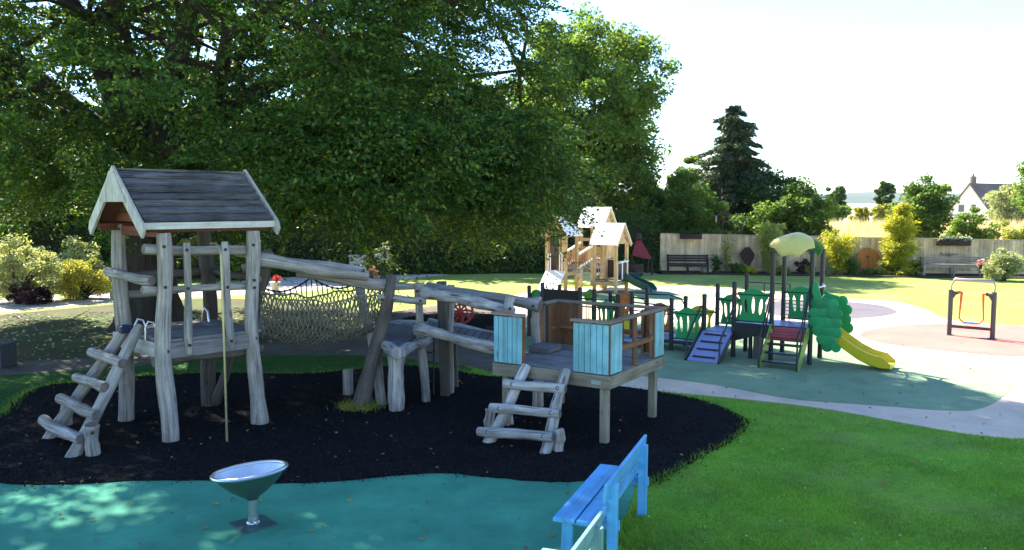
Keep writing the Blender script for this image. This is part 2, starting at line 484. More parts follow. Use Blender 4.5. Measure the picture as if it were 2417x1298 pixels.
sheet('rubber_path', gp((-400, 878), (0, 858), (300, 842), (600, 815), (800, 800), (870, 775), (930, 740), (1040, 722), (1170, 705), (1300, 683), (1480, 676), (1650, 676), (1800, 688), (1960, 703), (2110, 712), (2190, 733), (2230, 753), (2320, 764), (2500, 774), (2750, 800), (2800, 900), (2640, 1010), (2450, 1036), (2300, 1027), (2150, 1002), (2000, 974), (1880, 956), (1700, 937), (1540, 922), (1380, 902), (1240, 884), (1100, 862), (880, 838), (600, 838), (250, 868), (0, 884), (-400, 908)), .008, M['buff'])
M['earth'] = groundmat('trodden_earth', [(.3, (.105, .085, .068)), (.7, (.18, .15, .12))], scale=1.0, fine=60, bump=.4, bdist=.01, stain=.2)
sheet('earth_path', gp((-400, 876), (0, 856), (300, 840), (600, 813), (800, 798), (870, 773), (930, 738), (1040, 720), (1140, 708), (1200, 735), (1215, 800), (1200, 850), (1160, 876), (1100, 865), (880, 841), (600, 841), (250, 871), (0, 887), (-400, 911)), .012, M['earth'], edge=.01)
sheet('green_pad', gp((1480, 885), (1560, 893), (1700, 912), (1870, 943), (2050, 957), (2250, 971), (2330, 960), (2385, 920), (2396, 885), (2330, 868), (2200, 858), (2060, 843), (1960, 800), (1850, 775), (1640, 762), (1500, 760), (1320, 755), (1240, 775), (1230, 820), (1330, 862)), .014, M['green_rub'], edge=.004)
sheet('pink_pad', gp((2030, 790), (2070, 776), (2150, 768), (2290, 765), (2420, 771), (2560, 800), (2540, 838), (2400, 842), (2260, 832), (2130, 818), (2050, 803)), .014, M['pink_rub'])
sheet('grey_pad', gp((2116, 737), (2080, 722), (1990, 712), (1900, 708), (1830, 712), (1800, 726), (1830, 744), (1920, 753), (2000, 753), (2080, 747)), .014, M['grey_rub'])
sheet('black_pad', gp((930, 768), (960, 750), (1040, 740), (1120, 740), (1190, 748), (1200, 772), (1130, 788), (1030, 788), (960, 782)), .014, M['mulch'])
sheet('green_play_pad', gp((1340, 702), (1420, 688), (1530, 685), (1660, 690), (1710, 698), (1650, 704), (1560, 716), (1440, 722), (1360, 716)), .014, M['green_rub'])
sheet('teal_pad', [Vector((-9, 4, 0)), Vector((.9, 4, 0))] + gp((1420, 1298), (1480, 1215), (1500, 1150), (1400, 1100), (1040, 1090), (700, 1100), (300, 1105), (-60, 1110), (-500, 1120)), .009, M['teal_rub'], smooth=False)
sheet('rubber_mulch', gp((-90, 1005), (0, 985), (35, 950), (60, 930), (110, 912), (180, 905), (290, 893), (500, 882), (700, 884), (820, 876), (950, 864), (1060, 874), (1160, 890), (1400, 906), (1600, 935), (1700, 962), (1765, 998), (1730, 1040), (1660, 1078), (1590, 1118), (1540, 1142), (1500, 1140), (1440, 1136), (1300, 1140), (1170, 1130), (1040, 1119), (900, 1128), (800, 1138), (660, 1143), (500, 1137), (330, 1137), (150, 1146), (0, 1142), (-90, 1120), (-160, 1060)), .022, M['mulch'], edge=.012)
sheet('planting_bed', [Vector(p) for p in ((6.2, 37.4, 0), (6.4, 35.6, 0), (11.5, 34.7, 0), (15, 34.0, 0), (24, 32.9, 0), (30, 33.0, 0), (30, 35.2, 0), (22, 35.8, 0))], .05, M['soil'], smooth=False)

# far hills
def hills():
    mb = MB(); n = 90; V = []; F = []
    for i in range(n):
        x = -3600 + 7200 * i / (n - 1)
        h = 46 + 16 * math.sin(x * .0016 + 1.0) + 9 * math.sin(x * .0047) + 4 * math.sin(x * .013 + 2)
        for j, (y, k) in enumerate(((2700, 0), (2850, .5), (3050, .85), (3300, 1), (3700, .6))):
            V.append((x, y + 60 * math.sin(x * .004 + j), -2 + h * k))
    for i in range(n - 1):
        for j in range(4):
            F.append((i*5+j, (i+1)*5+j, (i+1)*5+j+1, i*5+j+1))
    mb.add(V, F, None, True)
    structure(obj('hills', mb, M['hill']))
hills()
# ------------------------------------------------------------------ log tower with shingled roof
def bolt(par, p, d, r=.020, h=.012, m='bolt'):
    d = Vector(d).normalized(); p = Vector(p)
    return obj('bolt', MB().tube([p - d * .004, p + d * h], r, 8), M[m], par)
def toward(p):      # unit vector from p to the eye, level
    q = Vector((0, 0, 0)) - Vector((p.x, p.y, 0)); return q.normalized()

T = Fr((-4.30, 10.36), (0.70, 0.714)); L1, L2 = 1.2, 1.44
rt = thing('log_tower', 'tall log play tower under a grey shingled pitched roof with pale gable', 'play tower', T(L1/2, L2/2))
posts = {'A': (0, 0, .105, .085, 2.64), 'B': (0, L2, .105, .09, 2.72), 'C': (L1, 0, .10, .085, 2.64), 'D': (L1, L2, .11, .095, 2.70)}
for k, (u, v, r0, r1, h) in posts.items():
    mb = MB().log(T(u, v, -.05), T(u, v, h), r0, r1, seg=14, n=14, wob=.22, rough=.045)
    if k == 'C':      # split flared foot
        mb.log(T(u + .03, v - .02, -.05), T(u, v, .75), .115, .06, seg=10, n=7, rough=.06)
    obj('post', mb, M['log'] if k != 'D' else M['log_dark'], rt)
for u, v, zz in ((0, 0, 2.47), (0, 0, 1.97), (0, 0, 1.17), (L1, 0, 2.45), (L1, 0, 1.98), (L1, 0, 1.88), (L1, 0, 1.2), (0, L2, 2.66)):
    c = T(u, v, zz); d = toward(c); bolt(rt, c + d * .086, d, .022)
# deck
for i in range(7):
    v0 = -.02 + (L2 + .06) * i / 7
    obj('deck_board', MB().box(T(L1/2, v0 + .11, 1.285), (L1 + .14, .216, .04), (T.e1, T.e2, T.z)), M['deck'], rt, .006)
obj('deck_edge', MB().box(T(L1/2 - .05, -.03 + .0, 1.165), (L1 - .02, .05, .20), (T.e1, T.e2, T.z)), M['deck'], rt, .01)
obj('deck_edge', MB().box(T(-.10, L2/2, 1.17), (.05, L2 + .04, .19), (T.e1, T.e2, T.z)), M['fascia'], rt, .01)
obj('deck_edge', MB().box(T(L1/2, L2 + .05, 1.17), (L1, .05, .19), (T.e1, T.e2, T.z)), M['deck'], rt, .01)
for v in (.1, L2 - .1):
    obj('joist', MB().log(T(-.15, v, 1.02), T(L1 + .15, v, 1.02), .06, .06), M['log_dark'], rt)
obj('brace', MB().log(T(L1 + .05, L2 - .1, .05), T(L1 + .02, L2 - .75, 1.05), .07, .06), M['log_dark'], rt)
# rails
def rail_px(name, par, fr, v, a, b, r, m, r1=None, bend=None):
    mb = MB().log(fr.px(a[0], a[1], v=v), fr.px(b[0], b[1], v=v), r, r1 or r, seg=12, n=9, wob=.12)
    return obj(name, mb, m, par)
rail_px('rail', rt, T, .11, (338, 588), (602, 592), .062, M['log'])
rail_px('rail', rt, T, .11, (335, 684), (600, 676), .048, M['log'])
rail_px('baluster', rt, T, -.055, (440, 573), (446, 836), .042, M['log'], .05)
rail_px('baluster', rt, T, -.055, (530, 570), (546, 820), .045, M['log'], .05)
for x, y in ((441, 590), (444, 681), (448, 815), (532, 589), (537, 678), (546, 805)):
    bolt(rt, T.px(x, y, v=-.105), -T.e2, .02)
obj('rail', MB().log(T(-.13, L2 + .1, 2.08), T(-.13, .08, 2.05), .062, .066, bend=(0, 0, -.03)), M['log'], rt)
obj('rail', MB().log(T(L1 + .1, L2 + .2, 2.03), T(L1 + .1, .05, 1.98), .055, .05), M['log_dark'], rt)
obj('rail', MB().log(T(-.1, L2 + .1, 2.0), T(L1 + .25, L2 + .1, 2.02), .065, .06), M['log_dark'], rt)
obj('rail', MB().log(T(-.1, L2 + .1, 1.75), T(L1 + .25, L2 + .1, 1.77), .05, .05), M['log'], rt)
obj('rail', MB().log(T(L1 + .09, .95, 2.34), T(L1 + .09, .0, 2.3), .05, .05), M['log'], rt)
# metal grab loops
for v, tz in ((.75, 1.15), (.42, 1.12)):
    pts = [T(-.10, v, 1.22), T(-.10, v, 1.42), T(-.06, v, 1.50), T(.0, v - .02, 1.48), T(.02, v - .03, 1.41), T(.03, v - .03, 1.29)]
    obj('grab_loop', MB().tube(pts, .013, 8), M['steel'], rt)
obj('grab_loop', MB().tube([T(L1 - .1, L2 - .28, 1.29), T(L1 - .1, L2 - .26, 1.45), T(L1 - .1, L2 - .18, 1.50), T(L1 - .1, L2 - .10, 1.42), T(L1 - .1, L2 - .08, 1.29)], .016, 8), M['steel'], rt)
# sliding pole
base = G(536, 1046); bx, by = base.x, base.y
obj('sliding_pole', MB().tube([(bx, by, .0), (bx, by, 1.2), (bx - .01, by + .01, 2.36), (bx - .03, by + .03, 2.43), (bx - .09, by + .12, 2.48), (bx - .18, by + .30, 2.50), (bx - .28, by + .42, 2.49)], .015, 10), M['brass'], rt)
# roof
ZR, ZE, OV, UG, UF = 3.38, 2.74, .06, -.30, 1.50
mid = .735
def roof_pt(u, s, side, lift=0.0):      # s: 0 ridge .. 1 eave
    half = mid + OV
    sl = Vector((0, 0, ZE - ZR)) + T.e2 * (half * side)
    nrm = (Vector((0, 0, half)) + T.e2 * ((ZR - ZE) * side)).normalized()
    return T(u, mid, ZR) + sl * s + nrm * lift, sl.normalized(), nrm
for side in (-1, 1):
    nC = 7
    for i in range(nC):
        s0, s1 = i / nC + .010, (i + 1) / nC - .024
        segs = 1; cuts = [UG + .04, UF - .04]
        for k in range(segs):
            uu0, uu1 = cuts[k] + .003, cuts[k + 1] - .003
            a, sl, nr = roof_pt((uu0 + uu1) / 2, (s0 + s1) / 2, side, .035 + random.uniform(-.003, .003))
            tilt = (sl * 1 + nr * .12 + T.e1 * random.uniform(-.006, .006)).normalized(); n2 = T.e1.cross(tilt).normalized()
            ln = (s1 - s0) * math.hypot(ZR - ZE, mid + OV)
            nsg = 14; V = []; F = []; UVs = []; oo = random.random() * 9
            for q in range(nsg + 1):      # uneven sawn edge and slightly warped face
                uq = (q / nsg - .5) * (uu1 - uu0); je, jt, jw = random.uniform(-.010, .007), random.uniform(-.004, .004), random.uniform(-.004, .004)
                for sl_, th_ in ((-ln / 2 + jt, -.017), (ln / 2 + je, -.017), (ln / 2 + je, .017 + jw), (-ln / 2 + jt, .017 + jw)):
                    V.append(a + T.e1 * uq + tilt * sl_ + n2 * th_ * (1 if n2.z > 0 else -1))
            for q in range(nsg):
                for j in range(4):
                    f = (q*4+j, q*4+(j+1) % 4, (q+1)*4+(j+1) % 4, (q+1)*4+j)
                    F.append(f); UVs.append([(.05 * (i % 4) + oo + (.12 if i % 4 in (1, 2) else 0), (uu1 - uu0) * (i // 4) / nsg + oo) for i in f])
            F.append((0, 1, 2, 3)); F.append(tuple(nsg*4 + j for j in (3, 2, 1, 0))); UVs += [[(oo, oo)] * 4] * 2
            obj('roof_board', MB().add(V, F, UVs), M['shingle'], rt)
    a, sl, nr = roof_pt((UG + UF) / 2, .5, side, .008)
    obj('course_shadow_sheet', MB().box(a, (UF - UG - .12, math.hypot(ZR - ZE, mid + OV) - .05, .012), (T.e1, sl, nr)), M['bolt'], rt)  # black sheet added so the gaps between courses read as shadow lines
    # underside lining and eave fascia
    a, sl, nr = roof_pt((UG + UF) / 2, .5, side, -.01)
    obj('roof_lining', MB().box(a, (UF - UG - .14, math.hypot(ZR - ZE, mid + OV) - .03, .02), (T.e1, sl, nr)), M['redwood'], rt)
    a, sl, nr = roof_pt((UG + UF) / 2, 1.0, side, -.02)
    obj('eave_board', MB().box(a + T.e2 * side * .02, (UF - UG - .02, .03, .085), (T.e1, T.e2, T.z)), M['fascia'], rt, .006)
obj('ridge_cap', MB().box(T((UG + UF) / 2, mid, ZR + .05), (UF - UG - .04, .11, .03), (T.e1, T.e2, T.z)), M['shingle'], rt, .006)
for gi, ug in enumerate((UG, UF)):
    half = mid + OV + .03; w = .16
    for side in (-1, 1):
        dx, dz = half * side, ZE - ZR - .05
        L = math.hypot(dx, dz); ux, uz = dx / L, dz / L; px_, pz_ = uz * side * -1, ux * side
        # tapered barge board: polygon in (v, z)
        pts = [(0, .10), (dx + ux * .05, dz + .075), (dx + ux * .10, dz - .02), (dx + ux * .02, dz - .11), (dx * .93, dz * .93 - .10), (dx * .42, dz * .42 - .10), (0, -.07)]
        if side > 0: pts = pts[::-1]
        obj('barge_board', MB().prism([pts], T(ug, mid, ZR), T.e2, T.z, .032), M['fascia'], rt, .005)
    if gi == 0:
        pts = [(-.43, -.36), (.43, -.36), (.07, .03), (-.07, .03)]
        obj('gable_board', MB().prism([pts], T(ug - .022, mid, ZR), T.e2, T.z, .02), M['fascia'], rt, .004)
    else:
        pts = [(-mid, ZE - ZR), (mid, ZE - ZR), (0, 0)]
        obj('gable_board', MB().prism([pts], T(ug - .03, mid, ZR), T.e2, T.z, .02), M['redwood'], rt)
for i in range(5):      # boarded inner gable in red brown
    zz = ZE + .02 + i * .12; hw = (ZR - zz - .06) / (ZR - ZE) * (mid + OV)
    obj('gable_plank', MB().box(T(-.02, mid, zz + .06), (.02, 2 * hw, .115), (T.e1, T.e2, T.z)), M['redwood'], rt)
obj('tie_beam', MB().beam(T(.03, .1, 2.64), T(.03, L2 - .1, 2.64), .06, .12), M['redwood'], rt)
for v in (.04, L2 - .04):
    obj('wall_plate', MB().beam(T(-.27, v, 2.69), T(L1 + .27, v, 2.69), .07, .09), M['redwood'], rt)
# climbing ladder of logs
lad_top = {.21: T.px(330, 768, u=-.10), 1.21: T.px(292, 772, u=-.10)}
rails = []
for vb, (bx_, by_), (tx, ty), m in ((0, (172, 1080), (330, 768), 'log'), (1, (118, 1036), (296, 776), 'log')):
    b = G(bx_, by_); t = T.px(tx, ty, u=-.14)
    rails.append((b, t))
    obj('ladder_rail', MB().log(b + (b - t) * .03, t, .078, .07, seg=12, n=11, wob=.12), M[m], rt)
(nb, ntp), (fb, ft) = rails
for (a, b, r, bd) in (((102, 990), (192, 1036), .070, (0, 0, -.04)), ((140, 940), (228, 980), .066, (0, 0, -.005)), ((179, 890), (247, 914), .062, (0, 0, -.0)), ((214, 830), (289, 858), .066, (0, 0, -.0))):
    # each rung lies across the rails, on their outer face: take rail height by the rung's centre
    yc = (a[1] + b[1]) / 2
    f = (1048 - yc) / (1048 - 745)
    Yn = nb.y + (ntp.y - nb.y) * f - .08; Yf = fb.y + (ft.y - fb.y) * f - .02
    p, q = P(a[0], a[1], Yf + .05), P(b[0], b[1], Yn)
    obj('rung', MB().log(p, q, r, r * 1.03, seg=12, n=9, wob=.07, bend=bd), M['log'], rt)
    for e in (.22, .8):
        c = p.lerp(q, e) + Vector(bd) * .8; d = (Vector((0, 0, EYE)) - c).normalized()
        bolt(rt, c + d * (r * .93), d, .017)
obj('ladder_stump', MB().log(G(220, 1076) + Vector((0, 0, -.03)), G(220, 1076) + Vector((0, 0, .38)), .085, .08), M['log'], rt)
obj('ladder_stump', MB().log(G(150, 1010) + Vector((0, .1, -.03)), G(150, 1010) + Vector((0, .1, .3)), .08, .075), M['log'], rt)
c = P(218, 1022, G(220, 1076).y - .085); bolt(rt, c, (0.4, -1, 0))
obj('rail_cap', MB().box(ft + Vector((0, -.01, .0)), (.17, .17, .10), (T.e1, T.e2, T.z)), plain('navy_rubber', (.012, .018, .06), dirt=0), rt, .02)

# ------------------------------------------------------------------ rope net bridge
nb_ = thing('net_bridge', 'sagging rope net bridge slung below grey handrail logs', 'rope bridge', (-2.9, 12.2, 0))
S0, S1 = Vector((-3.62, 11.72, 0)), Vector((-1.95, 12.72, 0))
sd = (S1 - S0).normalized(); sn = Vector((-sd.y, sd.x, 0)); SL = (S1 - S0).length
def net_pt(s, t):       # s along 0..1, t across -1 (near edge) .. 1 (far edge)
    sag = math.sin(math.pi * s)
    wid = .34 + .10 * sag
    a = t * 1.62
    bot = 1.12 - .18 * sag
    top = 1.80 - .16 * sag - (.05 * abs(math.sin(s * 3 * math.pi)))
    x = math.sin(a) * wid if abs(t) < .97 else math.copysign(wid, t)
    zz = bot + (top - bot) * (1 - math.cos(a)) / (1 - math.cos(1.62))
    jit = .012
    h1 = math.sin(s * 37 + t * 19) * jit; h2 = math.cos(s * 29 - t * 23) * jit
    return S0 + sd * (SL * s + h1) + sn * (x + h2) + Vector((0, 0, zz + h1))
mb = MB(); NS, NT = 30, 20
def cord(m_, a, b, r, mid=None):
    m_.tube([a, b] if mid is None else [a, mid, b], r, 4, False)
for i in range(NS + 1):
    for j in range(NT):
        o_ = .5 * (j % 2)
        s, t = (i + o_) / (NS + .5), -1 + 2 * j / NT
        for di in (0, 1):
            s2 = (i + (1 - (j % 2)) * (di) + (j % 2) * di - (0 if j % 2 else .5) + (.5 if False else 0)) / (NS + .5) if False else ((i + o_ + (.5 if di else -.5)) / (NS + .5))
            if 0 <= s <= 1.0 and 0 <= s2 <= 1.0:
                cord(mb, net_pt(s, t), net_pt(s2, -1 + 2 * (j + 1) / NT), .009)
obj('net', mb, M['rope'], nb_)
mb = MB()
for t in (-1, 1):
    mb.tube([net_pt(q / 24, t) for q in range(25)], .014, 6)
obj('edge_rope', mb, M['rope'], nb_)
mb = MB()       # scalloped far rope with short droppers
far = []
for q in range(25):
    s = q / 24
    far.append(S0 + sd * (SL * s) + sn * .5 + Vector((0, 0, 1.93 - .20 * abs(math.sin(s * 2 * math.pi)) - .05 * math.sin(s * math.pi))))
mb.tube(far, .013, 6)
for q in range(1, 24):
    cord(mb, far[q], net_pt(q / 24, 1.0), .009); mb.ball(far[q], .022, 6, 4)
obj('scallop_rope', mb, M['rope_dark'], nb_)
for s in (.5, .78):
    i = int(s * 24)
    obj('hanger_rope', MB().tube([far[i], far[i] + Vector((0.05, -.1, .34))], .008, 5), M['rope_dark'], nb_)
obj('handrail_log', MB().log(P(612, 612, 11.35), P(868, 652, 12.0), .105, .075, seg=14, n=12), M['log'], nb_)
obj('handrail_log', MB().log(P(700, 640, 12.02), P(930, 676, 12.42), .09, .085, seg=14, n=10), M['log'], nb_)
obj('handrail_log', MB().log(P(600, 608, 12.1), P(862, 640, 12.95), .085, .07, seg=12, n=10), M['log'], nb_)
obj('leaning_post', MB().log(P(632, 596, 11.45), P(590, 800, 11.75), .085, .085, seg=12), M['log_dark'], nb_)
obj('leaning_post', MB().log(P(580, 622, 11.9), P(618, 790, 11.9), .07, .07, seg=12), M['log'], nb_)
g1 = G(848, 965)
obj('leaning_post', MB().log(g1 + Vector((0, 0, -.04)), P(926, 648, 12.25), .125, .075, seg=14, n=14, wob=.1, bend=(.03, 0, 0)), M['log_dark'], nb_)
g2 = G(902, 958)
obj('leaning_post', MB().log(g2 + Vector((0, 0, -.04)), P(848, 664, 12.75), .075, .07, seg=12, n=12, wob=.3), M['log_pale'], nb_)
for x, y, h, w in ((822, 934, .42, .13), (868, 954, .47, .115)):
    g = G(x, y)
    obj('foot_block', MB().beam(g + Vector((0, 0, -.03)), g + Vector((0, 0, h)), w, w * .9, up=(.3, 1, 0)), M['log'], nb_, .012)
mb = MB()
for x, y, Y in ((630, 632, 11.35), (858, 638, 11.92), (914, 682, 12.2), (880, 677, 12.35), (814, 892, 12.92)):
    c = P(x, y, Y); bolt(nb_, c, toward(c), .022, .02)

# ------------------------------------------------------------------ log walkway with junction deck
wk = thing('log_walkway', 'bark edged log walkway sloping from a junction deck to the blue platform', 'walkway', (-.9, 12.6, 0))
JZ = 1.0
J = [G(885, 784, JZ), G(940, 822, JZ), G(1005, 792, JZ), G(1010, 762, JZ), G(905, 758, JZ)]
cxj = sum((q.x for q in J)) / 5; cyj = sum((q.y for q in J)) / 5
jd = (J[2] - J[1]); jd.z = 0; jd.normalize()
mb = MB()
for i in range(7):      # deck boards cut to the platform outline
    a, b = i / 7 + .006, (i + 1) / 7 - .006
    l0, l1 = J[0].lerp(J[1], a), J[0].lerp(J[1], b)
    q0, q1 = J[4].lerp(J[3].lerp(J[2], .5), a), J[4].lerp(J[3].lerp(J[2], .5), b)
    z = Vector((0, 0, .035))
    vv = [l0, l1, q1, q0]
    obj('deck_board', MB().add([q - z for q in vv] + vv, [(3,2,1,0),(4,5,6,7),(0,1,5,4),(1,2,6,5),(2,3,7,6),(3,0,4,7)]), M['deck_dark'], wk)
obj('edge_log', MB().log(J[0] + Vector((-.03, 0, -.05)), J[1] + Vector((.0, -.02, -.07)), .075, .08, rough=.12), M['log_rough'], wk)
obj('edge_log', MB().log(J[1] + Vector((.03, .0, -.06)), J[2] + Vector((.05, .05, -.05)), .075, .07, rough=.12), M['log_rough'], wk)
obj('edge_log', MB().log(J[4] + Vector((-.06, .0, -.05)), J[3] + Vector((.05, .05, -.05)), .06, .06, rough=.12), M['log_rough'], wk)
g = G(935, 973)
obj('split_pillar', MB().log(g + Vector((0, .05, -.04)), g + Vector((.0, .12, .93)), .112, .115, seg=16, n=12, wob=.05, rough=.05), M['log_pale'], wk)
def post_px(par, bx_, by_, tx, ty, w, m='log', square=True, dY=0, name='post'):
    b = G(bx_, by_); t = P(tx, ty, b.y + dY)
    if square: mb_ = MB().beam(b - Vector((0, 0, .04)), t, w, w * .9, up=(.25, 1, 0))
    else: mb_ = MB().log(b - Vector((0, 0, .04)), t, w / 2, w / 2 * .92, n=11)
    return obj(name, mb_, M[m], par, .012 if square else 0)
post_px(wk, 1006, 950, 987, 668, .135, square=False)
post_px(wk, 1052, 936, 1042, 664, .135, 'log_dark')
post_px(wk, 1062, 930, 1064, 672, .13, square=False)
post_px(wk, 1074, 915, 1072, 790, .10, 'log_dark')
obj('cross_rail', MB().log(P(890, 703, 12.2), P(1006, 709, 12.35), .058, .06, rough=.06), M['log'], wk)
obj('cross_rail', MB().log(P(868, 678, 12.65), P(1002, 674, 12.6), .045, .05, rough=.05), M['log'], wk)
obj('cross_rail', MB().log(P(985, 682, 12.6), P(1080, 690, 12.9), .05, .055, rough=.05), M['log'], wk)
B = Fr((1.19, 10.17), (-.842, .539)); W_w = 1.687
def Bp_(a, b): return B(a, -b) 
#       # blue platform frame, needed for the far end
# walkway boards between two bark logs
W0n, W0f = G(992, 776, 1.02), G(1012, 757, 1.04)
W1n, W1f = G(1190, 830, .93), G(1215, 795, .95)
for i in range(12):
    a, b = i / 12 + .008, (i + 1) / 12 - .008
    vv = [W0n.lerp(W1n, a), W0n.lerp(W1n, b), W0f.lerp(W1f, b), W0f.lerp(W1f, a)]
    z = Vector((0, 0, .03))
    obj('walkway_board', MB().add([q - z for q in vv] + vv, [(3,2,1,0),(4,5,6,7),(0,1,5,4),(1,2,6,5),(2,3,7,6),(3,0,4,7)]), M['deck_dark'], wk)
obj('edge_log', MB().log(P(984, 775, 12.25), P(1192, 826, 11.45), .085, .08, n=16, rough=.12), M['log_rough'], wk)
obj('edge_log', MB().log(W0f + Vector((0, .05, -.02)), W1f + Vector((.05, .05, -.02)), .06, .055, n=12, rough=.1), M['log_rough'], wk)
obj('handrail_log', MB().log(P(1000, 690, 12.35), P(1212, 734, 11.4), .085, .07, n=14, rough=.09), M['log_rough'], wk)
obj('handrail_log', MB().log(P(1008, 676, 12.9), P(1275, 722, 11.9), .08, .085, n=16, rough=.07), M['log'], wk)
obj('rail_end', MB().log(P(1205, 702, 11.5), P(1200, 742, 11.4), .07, .075), M['log_rough'], wk)
mb = MB()
for x, y, Y in ((902, 707, 12.13), (992, 710, 12.26), (984, 687, 12.4), (1204, 728, 11.3), (1258, 722, 11.8)):
    c = P(x, y, Y); bolt(wk, c, toward(c), .02, .02)
b_ = Bp_(W_w + .06, 1.22)
obj('post', MB().log(Vector((b_.x, b_.y, -.03)), P(1267, 700, b_.y), .085, .075, n=10), M['log'], wk)
# hanging chains under the junction deck
mb = MB()
for i in range(5):
    a = P(985 - (0 if i % 2 else 0) + 22, 830 + i * 22, 12.75); b2 = P(1027, 826 + i * 23, 12.75)
    mb.tube([a, (a + b2) / 2 + Vector((0, 0, -.03)), b2], .011, 5)
for x in (1024,):
    mb.tube([P(x, 790, 12.75), P(x, 930, 12.75)], .012, 5)
obj('chain_net', mb, M['rope_dark'], wk)

# ------------------------------------------------------------------ blue play platform
DZ = .89; W_ = 1.687; D_ = 1.70
pl = thing('play_platform', 'square raised timber platform with sky blue boarded corner panels', 'play platform', B(W_/2, -D_/2))
def Bp(a, b, z): return B(a, -b, z)
be1, be2 = B.e1, -B.e2
for a, b in ((.09, .08), (.09, D_ - .12), (W_ - .12, .12), (W_ - .12, D_ - .12)):
    obj('leg', MB().beam(Bp(a, b, -.03), Bp(a, b, DZ - .16), .10, .10, up=be2), M['timber'], pl, .008)
for i in range(12):
    b0 = .03 + (D_ - .06) * (i + .5) / 12
    obj('deck_board', MB().box(Bp(W_/2, b0, DZ - .018 + random.uniform(-.002, .002)), (W_ - .05, (D_ - .06) / 12 - .008, .034), (be1, be2, B.z)), M['deck'], pl, .004)
for (a, b, s, d) in ((W_/2, .0, (W_ + .05, .045), be1), (W_/2, D_, (W_ + .05, .045), be1)):
    obj('rim_joist', MB().box(Bp(a, b, DZ - .09), (s[0], s[1], .165), (be1, be2, B.z)), M['timber'], pl, .006)
for a in (-.002, W_ + .002):
    obj('rim_joist', MB().box(Bp(a, D_/2, DZ - .092), (.045, D_ - .05, .16), (be1, be2, B.z)), M['timber'], pl, .006)
PH = .62
def panel(a0, b0, a1, b1, nrm, planks, outmat, inn='brown'):
    # a boarded panel between two deck points: painted planks outside, stained frame inside
    p, q = Bp(a0, b0, DZ + .005), Bp(a1, b1, DZ + .005); d = (q - p).normalized(); L = (q - p).length; n = Vector(nrm)
    for i in range(planks):
        w = L / planks
        c = p + d * (w * (i + .5)) + n * (.014 + random.uniform(-.0015, .0015)) + Vector((0, 0, PH / 2))
        obj('panel_plank', MB().box(c, (w - .006, .018, PH - .004), (d, n, B.z)), M[outmat], pl, .004)
    c = p + d * (L / 2) - n * .012 + Vector((0, 0, PH / 2))
    obj('panel_back', MB().box(c, (L - .01, .024, PH - .01), (d, n, B.z)), M[inn], pl)
    for e in (0, 1):
        c = p + d * (L * e + (.02 if e == 0 else -.02)) - n * .045 + Vector((0, 0, PH / 2))
        obj('stud', MB().box(c, (.05, .045, PH), (d, n, B.z)), M[inn], pl, .004)
    c = p + d * (L / 2) - n * .05 + Vector((0, 0, PH * .45))
    obj('panel_rail', MB().box(c, (L - .12, .035, .06), (d, n, B.z)), M[inn], pl, .004)
nF, nR, nK, nL = -be2, -be1, be2, be1          # outward: front, right side, back, left side
panel(0.0, -.0, .49, -.0, nF, 6, 'blue_panel')
panel(1.25, -.0, W_, -.0, nF, 6, 'blue_panel')
panel(0, .02, 0, .33, nR, 4, 'blue_panel')
panel(0, D_ - .31, 0, D_ - .01, nR, 4, 'blue_panel')
panel(0.02, D_, .30, D_, nK, 4, 'blue_panel')
panel(W_ - .42, D_, W_, D_, nK, 5, 'blue_panel')
panel(W_, D_ - .36, W_, D_ - .02, nL, 4, 'blue_panel')
panel(W_, .02, W_, .28, nL, 4, 'blue_panel')
def rail_(name, p, q, w, h, m='rail'):
    return obj(name, MB().beam(p, q, w, h), M[m], pl, .008)
RZ = DZ + PH + .035
rail_('top_rail', Bp(-.04, .0, RZ), Bp(.53, .0, RZ), .09, .035)
rail_('top_rail', Bp(1.22, .0, RZ), Bp(W_ + .04, .0, RZ), .09, .035)
rail_('top_rail', Bp(.0, .05, RZ + .002), Bp(.0, D_ + .05, RZ + .002), .085, .04)
rail_('top_rail', Bp(.05, D_, RZ), Bp(W_ + .04, D_, RZ), .085, .04)
rail_('top_rail', Bp(W_, D_ - .05, RZ + .003), Bp(W_, D_ - .42, RZ + .003), .085, .04)
rail_('top_rail', Bp(W_, .05, RZ + .003), Bp(W_, .32, RZ + .003), .085, .04)
rail_('mid_rail', Bp(.02, .34, DZ + .28), Bp(.02, D_ - .32, DZ + .28), .045, .07, 'brown')
rail_('mid_rail', Bp(.31, D_ - .02, DZ + .28), Bp(W_ - .43, D_ - .02, DZ + .28), .045, .07, 'brown')
for b in (.82,):
    obj('baluster_post', MB().beam(Bp(.03, b, DZ), Bp(.03, b, RZ - .02), .055, .07), M['brown'], pl, .004)
for a in (.62, ):
    obj('baluster_post', MB().beam(Bp(a, D_ - .03, DZ), Bp(a, D_ - .03, RZ - .02), .07, .055), M['brown'], pl, .004)
obj('gate_post', MB().beam(Bp(W_ - .0, D_ - .46, DZ - .1), Bp(W_ - .0, D_ - .46, RZ - .03), .07, .07), M['brown'], pl, .006)
obj('maker_plate', MB().box(Bp(.16, -.028, DZ - .10), (.13, .006, .05), (be1, be2, B.z)), M['steel_dull'], pl)
obj('step_board', MB().box(Bp(1.52, 1.05, DZ + .05), (.32, .40, .09), (be1, be2, B.z)), M['deck_dark'], pl, .01)
